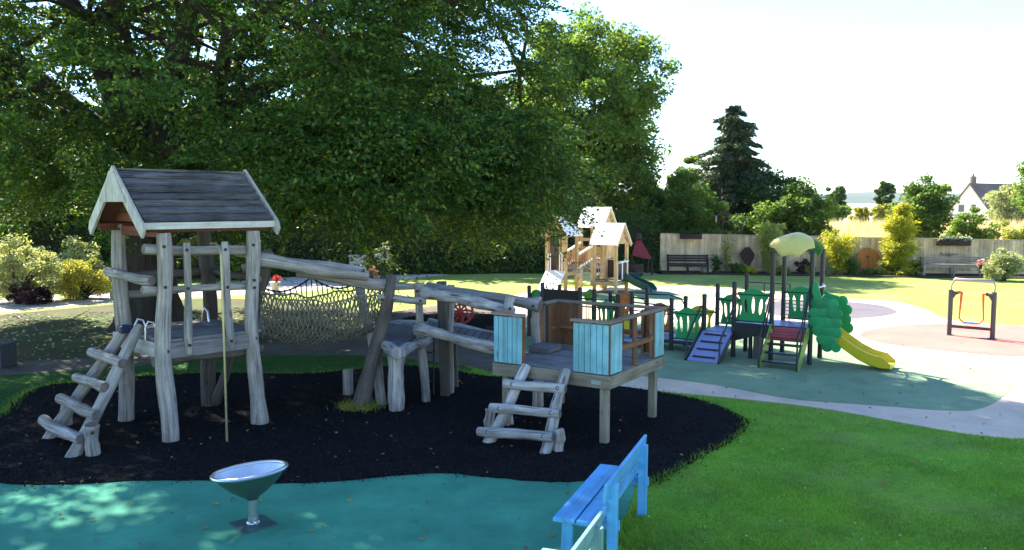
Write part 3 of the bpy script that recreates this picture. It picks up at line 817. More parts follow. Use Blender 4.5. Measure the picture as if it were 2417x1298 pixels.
# ladder of logs
mb = MB(); lr = []
for (bx_, by_), (tx, ty) in (((1153, 1046), (1244, 862)), ((1286, 1072), (1337, 873))):
    b, t = G(bx_, by_), B.px(tx, ty, v=.05)
    lr.append((b, t)); obj('ladder_rail', MB().log(b + (b - t) * .03, t, .07, .066, n=11, wob=.1), M['log_pale'], pl)
for (a, b) in (((1128, 1018), (1305, 1032)), ((1157, 962), (1322, 976)), ((1190, 905), (1335, 918))):
    f = (1058 - (a[1] + b[1]) / 2) / (1058 - 867)
    Yl = lr[0][0].y + (lr[0][1].y - lr[0][0].y) * f - .10; Yr = lr[1][0].y + (lr[1][1].y - lr[1][0].y) * f - .10
    p, q = P(a[0], a[1], Yl), P(b[0], b[1], Yr)
    obj('rung', MB().log(p, q, .062, .06, n=9, wob=.06, rough=.04), M['log_pale'], pl)
    for e in (.13, .87):
        c = p.lerp(q, e); d = (Vector((0, 0, EYE)) - c).normalized()
        bolt(pl, c + d * .05, d, .024, .018); obj('bolt_hole', MB().tube([c + d * .066, c + d * .071], .011, 8), M['steel_dull'], pl)
for x, y in ((1318, 1067), (1157, 1013)):
    g = G(x, y); obj('ladder_stump', MB().log(g - Vector((0, 0, .03)), g + Vector((0, 0, .29)), .07, .066), M['log_pale'], pl)
for x in (1204,):
    g = G(x, 1004); obj('ladder_stump', MB().log(g - Vector((0, 0, .03)), g + Vector((0, 0, .48)), .055, .05), M['log_pale'], pl)

# ------------------------------------------------------------------ spinner bowl
c0 = G(598, 1240)
sp = thing('spinner_bowl', 'tilted steel spinner bowl on a short post in the teal rubber', 'play bowl', c0)
obj('base_plate', MB().box(c0 + Vector((0, 0, .012)), (.34, .34, .016), (Vector((.75, .66, 0)), Vector((-.66, .75, 0)), Vector((0, 0, 1)))), plain('plate_teal', (.05, .11, .11), rough=.5, metal=.3, dirt=.3), sp, .003)
ax = Vector((-.11, .07, 1)).normalized()
top = c0 + Vector((0, 0, .27))
obj('stem', MB().tube([c0, top + Vector((0, 0, .04))], .043, 20).lathe([(.043, 0), (.062, 0), (.062, .02), (.043, .03)], c0 + Vector((0, 0, .018))), M['steel'], sp)
obj('clamp', MB().tube([c0 + Vector((0, 0, .05)), c0 + Vector((0, 0, .085))], .048, 16).tube([c0 + Vector((.03, -.05, .045)), c0 + Vector((.06, -.07, .045))], .016, 8), M['steel'], sp)
prof_o = [(.05, -.02), (.06, .0), (.12, .035), (.20, .095), (.28, .175), (.335, .245)]
prof_i = [(.32, .24), (.26, .165), (.18, .095), (.10, .045), (.02, .03), (.001, .03)]
M['bowl_green'] = plain('bowl_green_steel', (.075, .17, .145), rough=.35, metal=.55, var=.15, dirt=.35)
obj('bowl', MB().lathe(prof_o, top, ax, 48), M['bowl_green'], sp)
M['bowl_in'] = plain('bowl_worn_steel', (.66, .68, .70), rough=.5, metal=.6, var=.08, dirt=.3)
obj('bowl_inside', MB().lathe(prof_i, top, ax, 48), M['bowl_in'], sp)
tor = [(.335 + .018 * math.cos(a), .248 + .018 * math.sin(a)) for a in (6.2832 * k / 10 for k in range(11))]
obj('rim', MB().lathe(tor, top, ax, 48), M['steel'], sp)

# ------------------------------------------------------------------ blue bench (and the paler one next to it)
M['blue_bolt'] = M['blue_bench']
def bench(org, dr, mat, label, length=1.55):
    d = Vector((dr[0], dr[1], 0)).normalized(); n = Vector((d.y, -d.x, 0)); z = Vector((0, 0, 1)); o = Vector((org[0], org[1], 0))
    SZ = .40
    r = thing('garden_bench', label, 'bench', o + d * length / 2 + n * .2, 'painted benches beside the rubber surface')
    Q = lambda u, v, h: o + d * u + n * v + z * h
    for v, w in ((.095, .185), (.30, .19)):
        obj('seat_slat', MB().box(Q(length/2, v, SZ - .016), (w, length, .032), (n, d, z)), mat, r, .004)
    for u in (.16, length - .2):
        obj('leg', MB().beam(Q(u, .07, -.02), Q(u, .09, SZ - .03), .055, .09, up=n), mat, r, .004)
        obj('leg', MB().beam(Q(u, .47, -.02), Q(u, .475, .70), .055, .085, up=n), mat, r, .004)
        obj('side_rail', MB().beam(Q(u + .05, .03, SZ - .075), Q(u + .05, .52, SZ - .075), .04, .085), mat, r, .004)
        bolt(r, Q(u + .07, .47, SZ - .075), d, .014, m='blue_bolt'); bolt(r, Q(u - .03, .475, SZ - .2), -d, .010, m='blue_bolt')
    tl = (z * 1 + n * .12).normalized(); tn = tl.cross(d).normalized()
    for h, w, l0, l1 in ((.655, .17, -.0, length + .02), (.50, .075, .05, length - .1)):
        obj('back_slat', MB().box(Q((l0 + l1) / 2, .425 + (h - .5) * .12, h), (l1 - l0, w, .028), (d, tl, tn)), mat, r, .004)
    return r
bd = Vector((.354, .935, 0))
bench((.335, 6.77), bd, M['blue_bench'], 'bright blue wooden bench at the corner of the teal rubber')
q1, q2 = G(1513, 1036, .75), G(1402, 1226, .75)
sh = q2 - q1
bench((.335 + sh.x, 6.77 + sh.y), bd, M['teal_bench'], 'pale teal wooden bench in line with the bright blue bench')
# ------------------------------------------------------------------ coloured toddler play unit
M['g_post'] = plain('black_green_post', (.012, .017, .020), rough=.4, var=.1, dirt=.1, spec=.5)
M['g_green'] = plain('green_plastic', (.012, .30, .075), rough=.38, var=.05, scale=3, dirt=.14, objvar=.06, spec=.5)
M['g_green_d'] = plain('grape_green_plastic', (.012, .27, .082), rough=.4, var=.08, scale=9, dirt=.2, objvar=.18, spec=.5)
M['g_lime'] = plain('lime_plastic', (.16, .33, .045), rough=.45, var=.35, scale=14, dirt=.3)
M['g_blue'] = plain('blue_deck', (.27, .29, .50), rough=.4, var=.06, dirt=.2, spec=.5)
M['g_red'] = plain('red_plastic', (.42, .085, .095), rough=.4, var=.06, dirt=.2)
M['g_yellow'] = plain('yellow_plastic', (.62, .48, .015), rough=.35, var=.06, dirt=.15, spec=.5)
M['g_cream'] = plain('pale_yellow_plastic', (.70, .58, .16), rough=.4, var=.06, dirt=.12)
M['g_orange'] = plain('orange_plastic', (.60, .17, .03), rough=.4, var=.3, scale=16, dirt=.2)
M['g_black'] = plain('black_panel', (.010, .010, .011), rough=.5, dirt=.1)
U = Fr((5.53, 15.40), (.836, -.548))
gu = thing('toddler_play_unit', 'green and black plastic play unit with blue ramp, steps and yellow slide', 'play unit', U(-1.4, .4))
ux = (U.e1, U.e2, U.z)
def gpost(u, v, h, cap=True):
    mb = MB().tube([U(u, v, -.02), U(u, v, h)], .045, 14)
    mb.lathe([(.047, 0), (.047, .03), (.03, .05), (.001, .055)], U(u, v, h - .01), seg=12)
    mb.tube([U(u, v, h * .62), U(u, v, h * .62 + .04)], .052, 12).tube([U(u, v, .05), U(u, v, .08)], .052, 12)
    obj('post', mb, M['g_post'], gu)
for u, v, h in ((0, 0, 2.08), (0, .78, 2.10), (-.72, 0, 2.08), (-.72, .78, 2.10), (-1.45, 0, 1.45), (-1.45, .76, 1.55), (-2.05, 0, 1.17), (-2.05, .76, 1.32), (-2.74, 0, 1.05), (-2.74, .76, 1.02),
                (-3.62, 0, 1.12), (-3.62, .76, 1.15), (-3.95, 0, 1.05), (-4.5, 0, 1.13), (-4.5, .76, 1.0), (-4.85, 0, 1.15), (-5.8, 0, 1.20), (-6.15, 0, 1.12), (-5.8, .76, 1.1)):
    gpost(u, v, h)
HZ, MZ, LZ = .70, .50, .235
def deckp(u0, u1, v0, v1, z, m='g_blue', name='deck'):
    obj(name, MB().box(U((u0+u1)/2, (v0+v1)/2, z - .02), (u1 - u0, v1 - v0, .04), ux), M[m], gu, .006)
    obj('deck_skirt', MB().box(U((u0+u1)/2, v0 - .012, z - .035), (u1 - u0, .02, .07), ux), M['g_post'], gu)
deckp(-1.44, 0, -.02, .78, HZ); deckp(-2.05, -1.46, -.02, .76, MZ); deckp(-2.76, -2.07, -.02, .76, LZ)
deckp(-3.6, -2.78, .0, .76, LZ); deckp(-4.5, -3.64, 0, .76, LZ + .1); deckp(-5.8, -4.52, 0, .76, LZ + .1)
obj('skirt_panel', MB().prism([[(-.66, -.02), (.0, -.02), (0, -.30), (-.22, -.22), (-.66, -.36)]], U(-.75, -.03, HZ), U.e1, U.z, .015), M['g_post'], gu)
obj('under_panel', MB().box(U(-1.05, .3, .33), (.02, .6, .62), ux), M['log_dark'], gu)
obj('support_leg', MB().tube([U(-1.12, .02, 0), U(-1.12, .02, HZ)], .04, 10), M['g_post'], gu)
def slot(cx_, cy_, rx, ry, tilt=0, n=14):
    return [(cx_ + rx*math.cos(a)*math.cos(tilt) - ry*math.sin(a)*math.sin(tilt), cy_ + rx*math.cos(a)*math.sin(tilt) + ry*math.sin(a)*math.cos(tilt)) for a in (-6.2832*i/n for i in range(n))]
def gpanel(u0, u1, v, z0, h, m='g_green', bars=True):
    w = u1 - u0
    out = [(.10*w, 0), (.5*w, -.005), (.90*w, 0), (.93*w, .05*h), (.86*w, .35*h), (.87*w, .6*h), (.97*w, .78*h), (w, .84*h), (.97*w, .88*h), (.82*w, .87*h), (.68*w, .96*h), (.5*w, h), (.32*w, .96*h), (.18*w, .87*h), (.03*w, .88*h), (0, .84*h), (.03*w, .78*h), (.13*w, .6*h), (.14*w, .35*h), (.07*w, .05*h)]
    holes = [slot(.27*w, .47*h, .055*w, .24*h, .10), slot(.5*w, .50*h, .05*w, .25*h, 0), slot(.73*w, .47*h, .055*w, .24*h, -.10)]
    obj('slotted_panel', MB().prism([out] + holes, U(u0, v, z0), U.e1, U.z, .022), M[m], gu, .004)
    if bars:
        for k in (.80, .02): obj('panel_bar', MB().tube([U(u0 - .06, v, z0 + h * k), U(u1 + .06, v, z0 + h * k)], .016, 8), M['g_post'], gu)
gpanel(-1.40, -.77, .03, HZ + .02, .66)
gpanel(-.66, -.06, .75, HZ + .04, .66)
gpanel(-2.0, -1.5, .73, MZ + .04, .62)
gpanel(-2.70, -2.10, .03, LZ + .02, .66)
gpanel(-2.72, -2.10, .74, LZ + .03, .62, 'g_yellow')
gpanel(-4.45, -3.98, .74, LZ + .12, .68, 'g_lime')
gpanel(-4.47, -4.0, .03, LZ + .12, .58, 'g_green')
gpanel(-3.58, -3.02, .74, LZ + .03, .62, 'g_orange')
obj('black_panel', MB().box(U(-5.33, .0, .80), (.92, .03, .62), ux), M['g_black'], gu, .006)
obj('green_panel', MB().prism([[(-.17, 0), (.17, 0), (.17, .5), (.10, .62), (0, .66), (-.10, .62), (-.17, .5)]], U(-6.0, .06, .42), U.e1, U.z, .022), M['g_green'], gu, .004)
mb = MB()
for k in range(5): mb.tube([U(-4.72 + k * .045, .06, .40), U(-4.72 + k * .045 - .01, .06, .92 - .02 * abs(k - 2))], .012, 6)
obj('bar_panel', mb, M['g_lime'], gu)
obj('tree_top', MB().prism([[(.17 * math.cos(a) * (1 + .12 * math.sin(5 * a)), .13 * math.sin(a) * (1 + .12 * math.sin(5 * a))) for a in (6.2832 * i / 26 for i in range(26))]], U(-4.63, .06, 1.02), U.e1, U.z, .02), M['g_lime'], gu)
# flower / giraffe counter panel
mb = MB()
mb.prism([[(-.16, 0), (.16, 0), (.17, .3), (.14, .5), (.20, .56), (.15, .68), (0, .73), (-.15, .68), (-.20, .56), (-.14, .5), (-.17, .3)], slot(-.06, .3, .035, .05), slot(.06, .3, .035, .05), slot(0, .42, .035, .04), slot(0, .16, .05, .05)], U(-3.78, .02, .42), U.e1, U.z, .022)
obj('figure_panel', mb, M['g_orange'], gu)
obj('number_panel', MB().box(U(-3.70, -.01, .40), (.30, .02, .30), ux), M['g_yellow'], gu, .004)
obj('seat_deck', MB().box(U(-3.75, -.1, LZ - .06), (.8, .3, .05), ux), M['g_blue'], gu, .01)
# curved and straight grab rails
def grail(pts, r=.015, name='handrail', m='g_post'):
    return obj(name, MB().tube(pts, r, 8), M[m], gu)
for z in (.95, .78):
    grail([U(-3.62, 0, z), U(-2.76, 0, z - .03)]); grail([U(-4.48, .76, z), U(-3.64, .76, z)])
    grail([U(-4.83, 0, z), U(-3.97, 0, z)])
grail([U(-3.6, .76, 1.05), U(-3.1, .76, 1.06), U(-2.85, .76, 1.0), U(-2.76, .76, .86)])
grail([U(-3.6, .0, 1.06), U(-3.35, .0, 1.02), U(-3.28, .0, .85), U(-3.33, 0, .6)])
grail([U(-1.43, .76, 1.42), U(-.74, .78, 1.42)], .012); grail([U(-1.1, .77, 1.42), U(-1.1, .77, HZ)], .012); grail([U(-.6, .78, HZ), U(-.6, .78, 1.42), U(-.72, .78, 1.43)], .012)
grail([U(-1.43, .76, 1.1), U(-.74, .78, 1.1)], .010)
grail([U(.02, .02, 1.44), U(.12, .05, 1.46), U(.14, .4, 1.46), U(.02, .76, 1.46)], .016, m='steel')
for k in range(7): grail([U(-.68, .82, .82 + k * .07), U(-.1, .82, .80 + k * .07)], .008)
# blue ramp with cleats
RB, RT = U(-1.76, -.86, .03), U(-1.76, -.02, MZ + .01)
rd = (RT - RB).normalized(); rn = rd.cross(U.e1).normalized() * -1
if rn.z < 0: rn = -rn
obj('ramp', MB().box((RB + RT) / 2 - rn * .02, (.60, (RT - RB).length, .035), (U.e1, rd, rn)), M['g_blue'], gu, .006)
for k in range(4):
    c = RB.lerp(RT, .12 + .24 * k)
    obj('ramp_cleat', MB().box(c + rn * .012, (.44, .035, .022), (U.e1, rd, rn)), M['g_post'], gu, .004)
for s in (-1, 1):
    x = -1.76 + s * .325
    obj('ramp_edge', MB().beam(U(x, -.88, .02), U(x, -.02, MZ), .03, .08), M['g_post'], gu)
    grail([U(x, -.84, .0), U(x, -.82, .42), U(x, -.70, .52), U(x, -.25, .86), U(x, -.12, .98), U(x, -.02, .96)], .019)
# steps
S_u0, S_u1 = -.70, -.02
def stair(t): return U((S_u0 + S_u1) / 2, -.02 - .72 * t, HZ * (1 - t))
for k in range(4):
    t = (k + 1.0) / 5 + .06
    c = stair(t)
    obj('tread', MB().box(c + Vector((0, 0, .02)), (S_u1 - S_u0 - .06, .15, .03), ux), M['g_post'] if k else M['g_red'], gu, .005)
obj('riser', MB().box(stair(.06) + Vector((0, 0, -.04)), (S_u1 - S_u0 - .06, .02, .13), ux), M['g_red'], gu, .004)
obj('riser', MB().box(stair(.30) + Vector((0, 0, .03)), (S_u1 - S_u0 - .04, .02, .16), (U.e1, (U.e2 * .9 + U.z * .4).normalized(), (U.z * .9 - U.e2 * .4).normalized())), M['g_red'], gu, .004)
for u in (S_u0, S_u1):
    pts = [(0, .0), (0, -.16), (-.30, -.42), (-.62, -.70), (-.78, -.70), (-.78, -.56), (-.4, -.22), (-.1, .04)]
    obj('stair_side', MB().prism([pts[::-1]], U(u, -.02, HZ), U.e2, U.z, .022), M['g_lime'], gu, .004)
    grail([U(u, -.82, .0), U(u, -.82, .58), U(u, -.70, .72)], .02)
    grail([U(u, -.80, .12), U(u, -.02, 1.42)], .016)
    grail([U(u, -.80, .58), U(u, -.55, .82), U(u, -.04, 1.50)], .015)
# grape bunch side panels and slide
def bunch(v, shade, off):
    plate = MB(); pts = [(.02, 1.36), (.14, 1.30), (.34, 1.26), (.52, 1.10), (.60, .92), (.58, .72), (.50, .55), (.44, .38), (.30, .36), (.20, .50), (.12, .62), (.03, .74), (-.01, 1.0)]
    pts = [(a * .80 + off, b) for a, b in pts]
    obj('bunch_plate', plate.prism([pts[::-1]], U(.03, v, 0), U.e1, U.z, .022), M[shade], gu, .004)
    rows = [(1.17, (.10, .29, .45)), (1.00, (.05, .22, .40, .55)), (.83, (.04, .17, .33, .51)), (.66, (.12, .28, .46, .56)), (.51, (.24, .41)), (.40, (.35,))]
    for z_, us in rows:
        for u_ in us:
            r_ = random.uniform(.098, .116); c = U(.03 + u_ * .80 + off + random.uniform(-.012, .012), v - .012, z_ + random.uniform(-.012, .012))
            obj('grape', MB().lathe([(.001, .011), (r_ * .8, .0105), (r_ * .95, .008), (r_, 0)], c, -U.e2 + U.z * .0, 16), M[shade], gu)
bunch(-.03, 'g_green_d', 0.0)
bunch(.62, 'g_green', .04)
obj('leaf_plate', MB().prism([[(0, 0), (.16, -.04), (.10, .12), (.05, .30), (-.02, .34), (-.04, .12)][::-1]], U(.06, -.05, 1.26), U.e1, U.z, .02), M['g_green'], gu)
def slide_path(t):
    pts = [(0.0, HZ + .02), (.12, HZ), (.45, .47), (.80, .24), (1.02, .14), (1.22, .10), (1.38, .105)]
    k = t * (len(pts) - 1); i = min(int(k), len(pts) - 2); f = k - i
    return pts[i][0] + (pts[i+1][0] - pts[i][0]) * f, pts[i][1] + (pts[i+1][1] - pts[i][1]) * f
sec = [(-.29, .17), (-.265, .17), (-.245, .03), (-.2, .0), (.2, .0), (.245, .03), (.265, .17), (.29, .17), (.28, -.03), (.2, -.06), (-.2, -.06), (-.28, -.03)]
V = []; F = []; n_ = 21; k_ = len(sec)
for i in range(n_):
    x, z = slide_path(i / (n_ - 1)); hs = 1.0 if i < n_ - 4 else (1 - .25 * (i - n_ + 4))
    for a, b in sec: V.append(U(x, .32 + a, z + (b * hs if b > .05 else b)))
for i in range(n_ - 1):
    for j in range(k_):
        F.append((i*k_+j, (i+1)*k_+j, (i+1)*k_+(j+1) % k_, i*k_+(j+1) % k_))
F.append(tuple(range(k_))); F.append(tuple((n_-1)*k_ + j for j in range(k_))[::-1])
obj('slide', MB().add(V, F, None, False), M['g_yellow'], gu, .006)
obj('slide_leg', MB().tube([U(1.18, .32, 0), U(1.18, .32, .1)], .05, 10), M['g_post'], gu)
obj('caterpillar_disc', MB().tube([U(.47, -.06, .38), U(.47, -.03, .38)], .085, 16), M['g_green'], gu)
# canopy of two leaf shaped shells
def petal(apex, dr, mat, hw, dn, reach):
    dr = dr.normalized(); sd_ = Vector((-dr.y, dr.x, 0)); V = []; F = []; na, nb2 = 17, 10
    for i in range(na):
        s = -1 + 2 * i / (na - 1)
        for j in range(nb2):
            t = j / (nb2 - 1)
            edge = 1 - .42 * abs(s) ** 2.2 - .05 * math.cos(s * 9)
            a = t * edge * 1.45
            wide = hw * (.38 + .62 * math.sin(min(1.57, a * 1.35 + .12)))
            V.append(apex + dr * (math.sin(a) * reach) + sd_ * (s * wide) + Vector((0, 0, -dn * (1 - math.cos(a)) * 1.12 - .07 * s * s)))
    for i in range(na - 1):
        for j in range(nb2 - 1):
            F.append((i*nb2+j, (i+1)*nb2+j, (i+1)*nb2+j+1, i*nb2+j+1))
    o = obj('canopy_shell', MB().add(V, F, None, True), M[mat], gu)
    s = o.modifiers.new('thick', 'SOLIDIFY'); s.thickness = .015
ap_ = U(-.36, .33, 2.44)
petal(ap_, -U.e2 - U.e1 * .1, 'g_cream', .44, .42, .40)
petal(ap_ + U.e2 * .05 - Vector((0, 0, .03)), U.e2 + U.e1 * .75, 'g_green', .36, .40, .38)
obj('canopy_frame', MB().tube([U(-.72, 0, 2.04), U(-.36, .39, 2.38), U(0, .78, 2.06)], .015, 6).tube([U(0, 0, 2.04), U(-.36, .39, 2.38), U(-.72, .78, 2.06)], .015, 6), M['g_post'], gu)

# ------------------------------------------------------------------ timber playhouse with three pitched roofs
M['pine'] = wood('new_pine', (.66, .50, .26), (.50, .36, .17), crack=.2, bump=.15, objvar=.1)
M['pine_red'] = wood('new_redwood', (.55, .30, .16), (.40, .20, .10), crack=.2, bump=.15)
M['hpl'] = plain('white_laminate', (.84, .83, .79), rough=.5, var=.03, dirt=.08, objvar=.03)
M['auber'] = plain('aubergine_panel', (.030, .014, .016), rough=.45, dirt=.1)
M['sl_green'] = plain('dark_green_slide', (.006, .075, .060), rough=.3, var=.08, dirt=.1, spec=.6)
M['netg'] = plain('pale_green_rope', (.40, .55, .45), rough=.8, dirt=.1)
M['netw'] = plain('grey_rope', (.45, .46, .44), rough=.8, dirt=.1)
K = Fr((2.78, 28.2), (.83, -.56))
ph = thing('timber_playhouse', 'new pine playhouse of three roofed towers with climbing wall and green slide', 'playhouse', K(-.3, .4))
kx = (K.e1, K.e2, K.z)
def ktower(u0, u1, v0, v1, deck, eave, ridge, along):
    for u in (u0, u1):
        for v in (v0, v1):
            obj('post', MB().beam(K(u, v, -.02), K(u, v, eave + .04), .10, .10, up=K.e2), M['pine'], ph, .008)
    for i in range(5):
        w = (u1 - u0) / 5
        obj('deck_board', MB().box(K(u0 + w * (i + .5), (v0 + v1) / 2, deck - .02), (w - .01, v1 - v0 + .06, .035), kx), M['deck'], ph)
    for v in (v0, v1):
        obj('deck_beam', MB().box(K((u0 + u1) / 2, v, deck - .10), (u1 - u0 - .1, .05, .12), kx), M['pine'], ph)
    for u in (u0, u1):
        obj('deck_beam', MB().box(K(u, (v0 + v1) / 2, deck - .10), (.05, v1 - v0 - .1, .12), kx), M['pine'], ph)
        obj('eave_beam', MB().box(K(u, (v0 + v1) / 2, eave), (.06, v1 - v0 - .1, .10), kx), M['pine'], ph)
    for v in (v0, v1):
        obj('eave_beam', MB().box(K((u0 + u1) / 2, v, eave), (u1 - u0 - .1, .06, .10), kx), M['pine'], ph)
    um, vm = (u0 + u1) / 2, (v0 + v1) / 2
    ov, og = .14, .13
    if along == 'u':
        half = (v1 - v0) / 2 + ov; A, Bx, ln = K.e1, K.e2, (u1 - u0) + 2 * og
    else:
        half = (u1 - u0) / 2 + ov; A, Bx, ln = K.e2, K.e1, (v1 - v0) + 2 * og
    zE = eave + .02 - ov * (ridge - eave) / half
    for s in (-1, 1):
        sl = Bx * (s * half) + Vector((0, 0, zE - ridge)); L = sl.length; sl.normalize()
        nr = A.cross(sl).normalized(); nr = nr if nr.z > 0 else -nr
        obj('roof_sheet', MB().box(K(um, vm, ridge) + sl * (L / 2) + nr * .03, (ln, L, .02), (A, sl, nr)), M['hpl'], ph)
        for e in (-1, 1):
            obj('barge_board', MB().beam(K(um, vm, ridge - .05) + A * (e * (ln / 2 - .03)) , K(um, vm, ridge - .05) + A * (e * (ln / 2 - .03)) + sl * (L - .02), .03, .10, up=nr), M['pine'], ph)
    for e in (-1, 1):
        nb3 = 4
        for i in range(nb3):
            z0 = eave + (ridge - eave) * i / nb3; hw = (half - ov) * (1 - (i + .55) / nb3)
            if hw > .03:
                obj('gable_plank', MB().box(K(um, vm, z0 + (ridge - eave) / nb3 / 2) + A * (e * (ln / 2 - og)), (.022, 2 * hw, (ridge - eave) / nb3 - .008), (A, Bx, K.z)), M['pine'], ph)
ktower(0, .80, 0, .80, .42, 1.74, 2.32, 'u')
ktower(-1.26, -.42, 1.33, 2.15, 1.05, 2.26, 2.85, 'u')
ktower(-1.42, -.70, -.73, .02, .74, 2.02, 2.58, 'v')
# front tower: low dark panels with white edging, bench board
def kpanel(p, q, z0, h, m='auber', peak=0.0, edge=True):
    p, q = Vector(p), Vector(q); d = (q - p); L = d.length; d.normalize()
    out = [(0, 0), (L, 0), (L, h), (L * .72, h), (L * .5, h + peak), (L * .28, h), (0, h)]
    obj('panel', MB().prism([out], p + Vector((0, 0, z0)), d, K.z, .02), M[m], ph)
    if edge:
        W3 = lambda q2: p + d * q2[0] + Vector((0, 0, z0 + q2[1])) + d.cross(K.z) * .012
        mb_ = MB()
        for a, b in (((.0, 0), (.0, h)), ((L * .98, 0), (L * .98, h)), ((0, h), (L * .28, h)), ((L * .28, h), (L * .5, h + peak)), ((L * .5, h + peak), (L * .72, h)), ((L * .72, h), (L, h))):
            mb_.tube([W3(a), W3(b)], .014, 6)
        obj('panel_edge', mb_, M['hpl'], ph)
kpanel(K(.83, .06), K(.83, .38), .46, .56, peak=.0)
kpanel(K(.83, .42), K(.83, .76), .46, .56, peak=.10)
kpanel(K(.05, .83), K(.45, .83), .46, .62)
obj('counter', MB().box(K(.86, .42, 1.06), (.14, .6, .03), kx), M['hpl'], ph)
obj('counter', MB().box(K(.42, -.03, .46), (.62, .12, .03), kx), M['auber'], ph)
# rear tower infill and window
for z in (1.18, 1.30, 1.72):
    obj('wall_plank', MB().box(K(-.84, 1.30, z), (.72, .02, .11), kx), M['pine'], ph)
obj('wall_plank', MB().box(K(-.84, 1.30, 1.42), (.72, .02, .11), kx), M['pine'], ph)
for i in range(6):
    obj('wall_plank', MB().box(K(-.40, 1.42 + i * .13, 1.42), (.02, .12, .70), kx), M['pine'], ph)
for i in range(5):
    obj('wall_plank', MB().box(K(-.66, -.66 + i * .13, 1.02 - .0), (.02, .055, .46), kx), M['pine_red'], ph)
# left tower doorway with grab rails
obj('door_head', MB().box(K(-1.06, -.76, 1.96), (.5, .03, .05), kx), M['hpl'], ph)
for u in (-1.34, -.80):
    s = 1 if u < -1 else -1
    obj('grab_rail', MB().tube([K(u, -.80, .76), K(u, -.80, 1.30), K(u + s * .05, -.80, 1.36), K(u + s * .09, -.80, 1.30), K(u + s * .09, -.80, .76)], .02, 8), M['hpl'], ph)
    obj('door_jamb', MB().box(K(u - s * .02, -.755, 1.35), (.12, .02, 1.15), kx), M['pine_red'] if u < -1 else M['pine'], ph)
obj('inner_panel', MB().box(K(-1.40, -.35, 1.30), (.02, .62, 1.1), kx), M['auber'], ph)
# climbing wall
w0, w1 = K(-1.42, -.76, .74), K(-1.42, -1.42, .02); cd = (w1 - w0).normalized(); cn = K.e1.cross(cd); cn = cn if cn.z > 0 else -cn
obj('climbing_wall', MB().box((w0 + w1) / 2 + K.e1 * .36, (.76, (w1 - w0).length, .03), (K.e1, cd, cn)), M['hpl'], ph)
for i in range(11):
    c = w0 + cd * random.uniform(.08, .88) * 1.0 + K.e1 * random.uniform(.05, .68) + cn * .02
    obj('hand_hold', MB().ball(c, random.uniform(.022, .034), 8, 5), M['auber'], ph)
# sloping bridge between the left and rear towers
for u in (-1.26, -.62):
    mb_ = MB()
    obj('bridge_rail', MB().beam(K(u, -.0, 1.26), K(u, 1.36, 1.62), .05, .07), M['hpl'], ph)
    obj('bridge_rail', MB().beam(K(u, -.0, .80), K(u, 1.36, 1.14), .05, .06), M['hpl'], ph)
    for i in range(10):
        v = .08 + i * .13; z = .80 + (.34) * v / 1.36
        obj('bridge_slat', MB().box(K(u, v, z + .23), (.022, .075, .44), kx), M['pine_red'] if i < 5 else M['pine'], ph)
for i in range(11):
    v = .06 + i * .125; obj('bridge_board', MB().box(K(-.94, v, .74 + .31 * v / 1.36), (.62, .11, .03), kx), M['deck'], ph)
# climbing net between left and front towers
mb_ = MB()
for i in range(7):
    t = i / 6
    a, b = K(-.68, -.3 + .9 * t, .78), K(-.02, -.0 + .75 * t, .40)
    mid_ = (a + b) / 2 + Vector((0, 0, -.16))
    mb_.tube([a, a.lerp(mid_, .5) + Vector((0, 0, -.03)), mid_, mid_.lerp(b, .5) + Vector((0, 0, -.03)), b], .013, 5)
for k in range(1, 6):
    t = k / 6
    pts = []
    for i in range(7):
        s = i / 6; a, b = K(-.68, -.3 + .9 * s, .78), K(-.02, .75 * s, .40)
        pts.append(a.lerp(b, t) + Vector((0, 0, -.19 * math.sin(t * math.pi))))
    mb_.tube(pts, .013, 5)
obj('climbing_net', mb_, M['netg'], ph)
mb_ = MB()
for i in range(6):
    mb_.tube([K(-.60, .15 + .2 * i, .92 + .05 * i), K(-.25, .35 + .18 * i, .70 + .04 * i), K(-.02, .2 + .1 * i, .55)], .012, 5)
    mb_.tube([K(-.60, .15 + .2 * i, .92 + .05 * i), K(-.30, .1 + .2 * i, .74), K(-.02, .5, .9)], .010, 5)
obj('rope_web', mb_, M['netw'], ph)
# slide
a, b = P(1478, 652, 28.3), G(1538, 686, .10)
d = (b - a); d.z = 0; d.normalize(); sdn = Vector((-d.y, d.x, 0)); V = []; F = []
prof = [(0, .46), (.12, .45), (.4, .30), (.65, .20), (.85, .17), (1.0, .10)]
L = math.hypot(b.x - a.x, b.y - a.y) + .1
sec2 = [(-.27, .20), (-.24, .20), (-.20, 0), (.20, 0), (.24, .20), (.27, .20), (.25, -.05), (-.25, -.05)]
for t, z in prof:
    for s_, h in sec2: V.append(Vector((a.x, a.y, 0)) + d * (L * t) + sdn * s_ + Vector((0, 0, z + h * (1 - .6 * max(0, t - .8) / .2))))
for i in range(len(prof) - 1):
    for j in range(8): F.append((i*8+j, (i+1)*8+j, (i+1)*8+(j+1) % 8, i*8+(j+1) % 8))
F.append(tuple(range(8))); F.append(tuple(40 + j for j in range(8))[::-1])
obj('slide', MB().add(V, F, None, False), M['sl_green'], ph, .01)

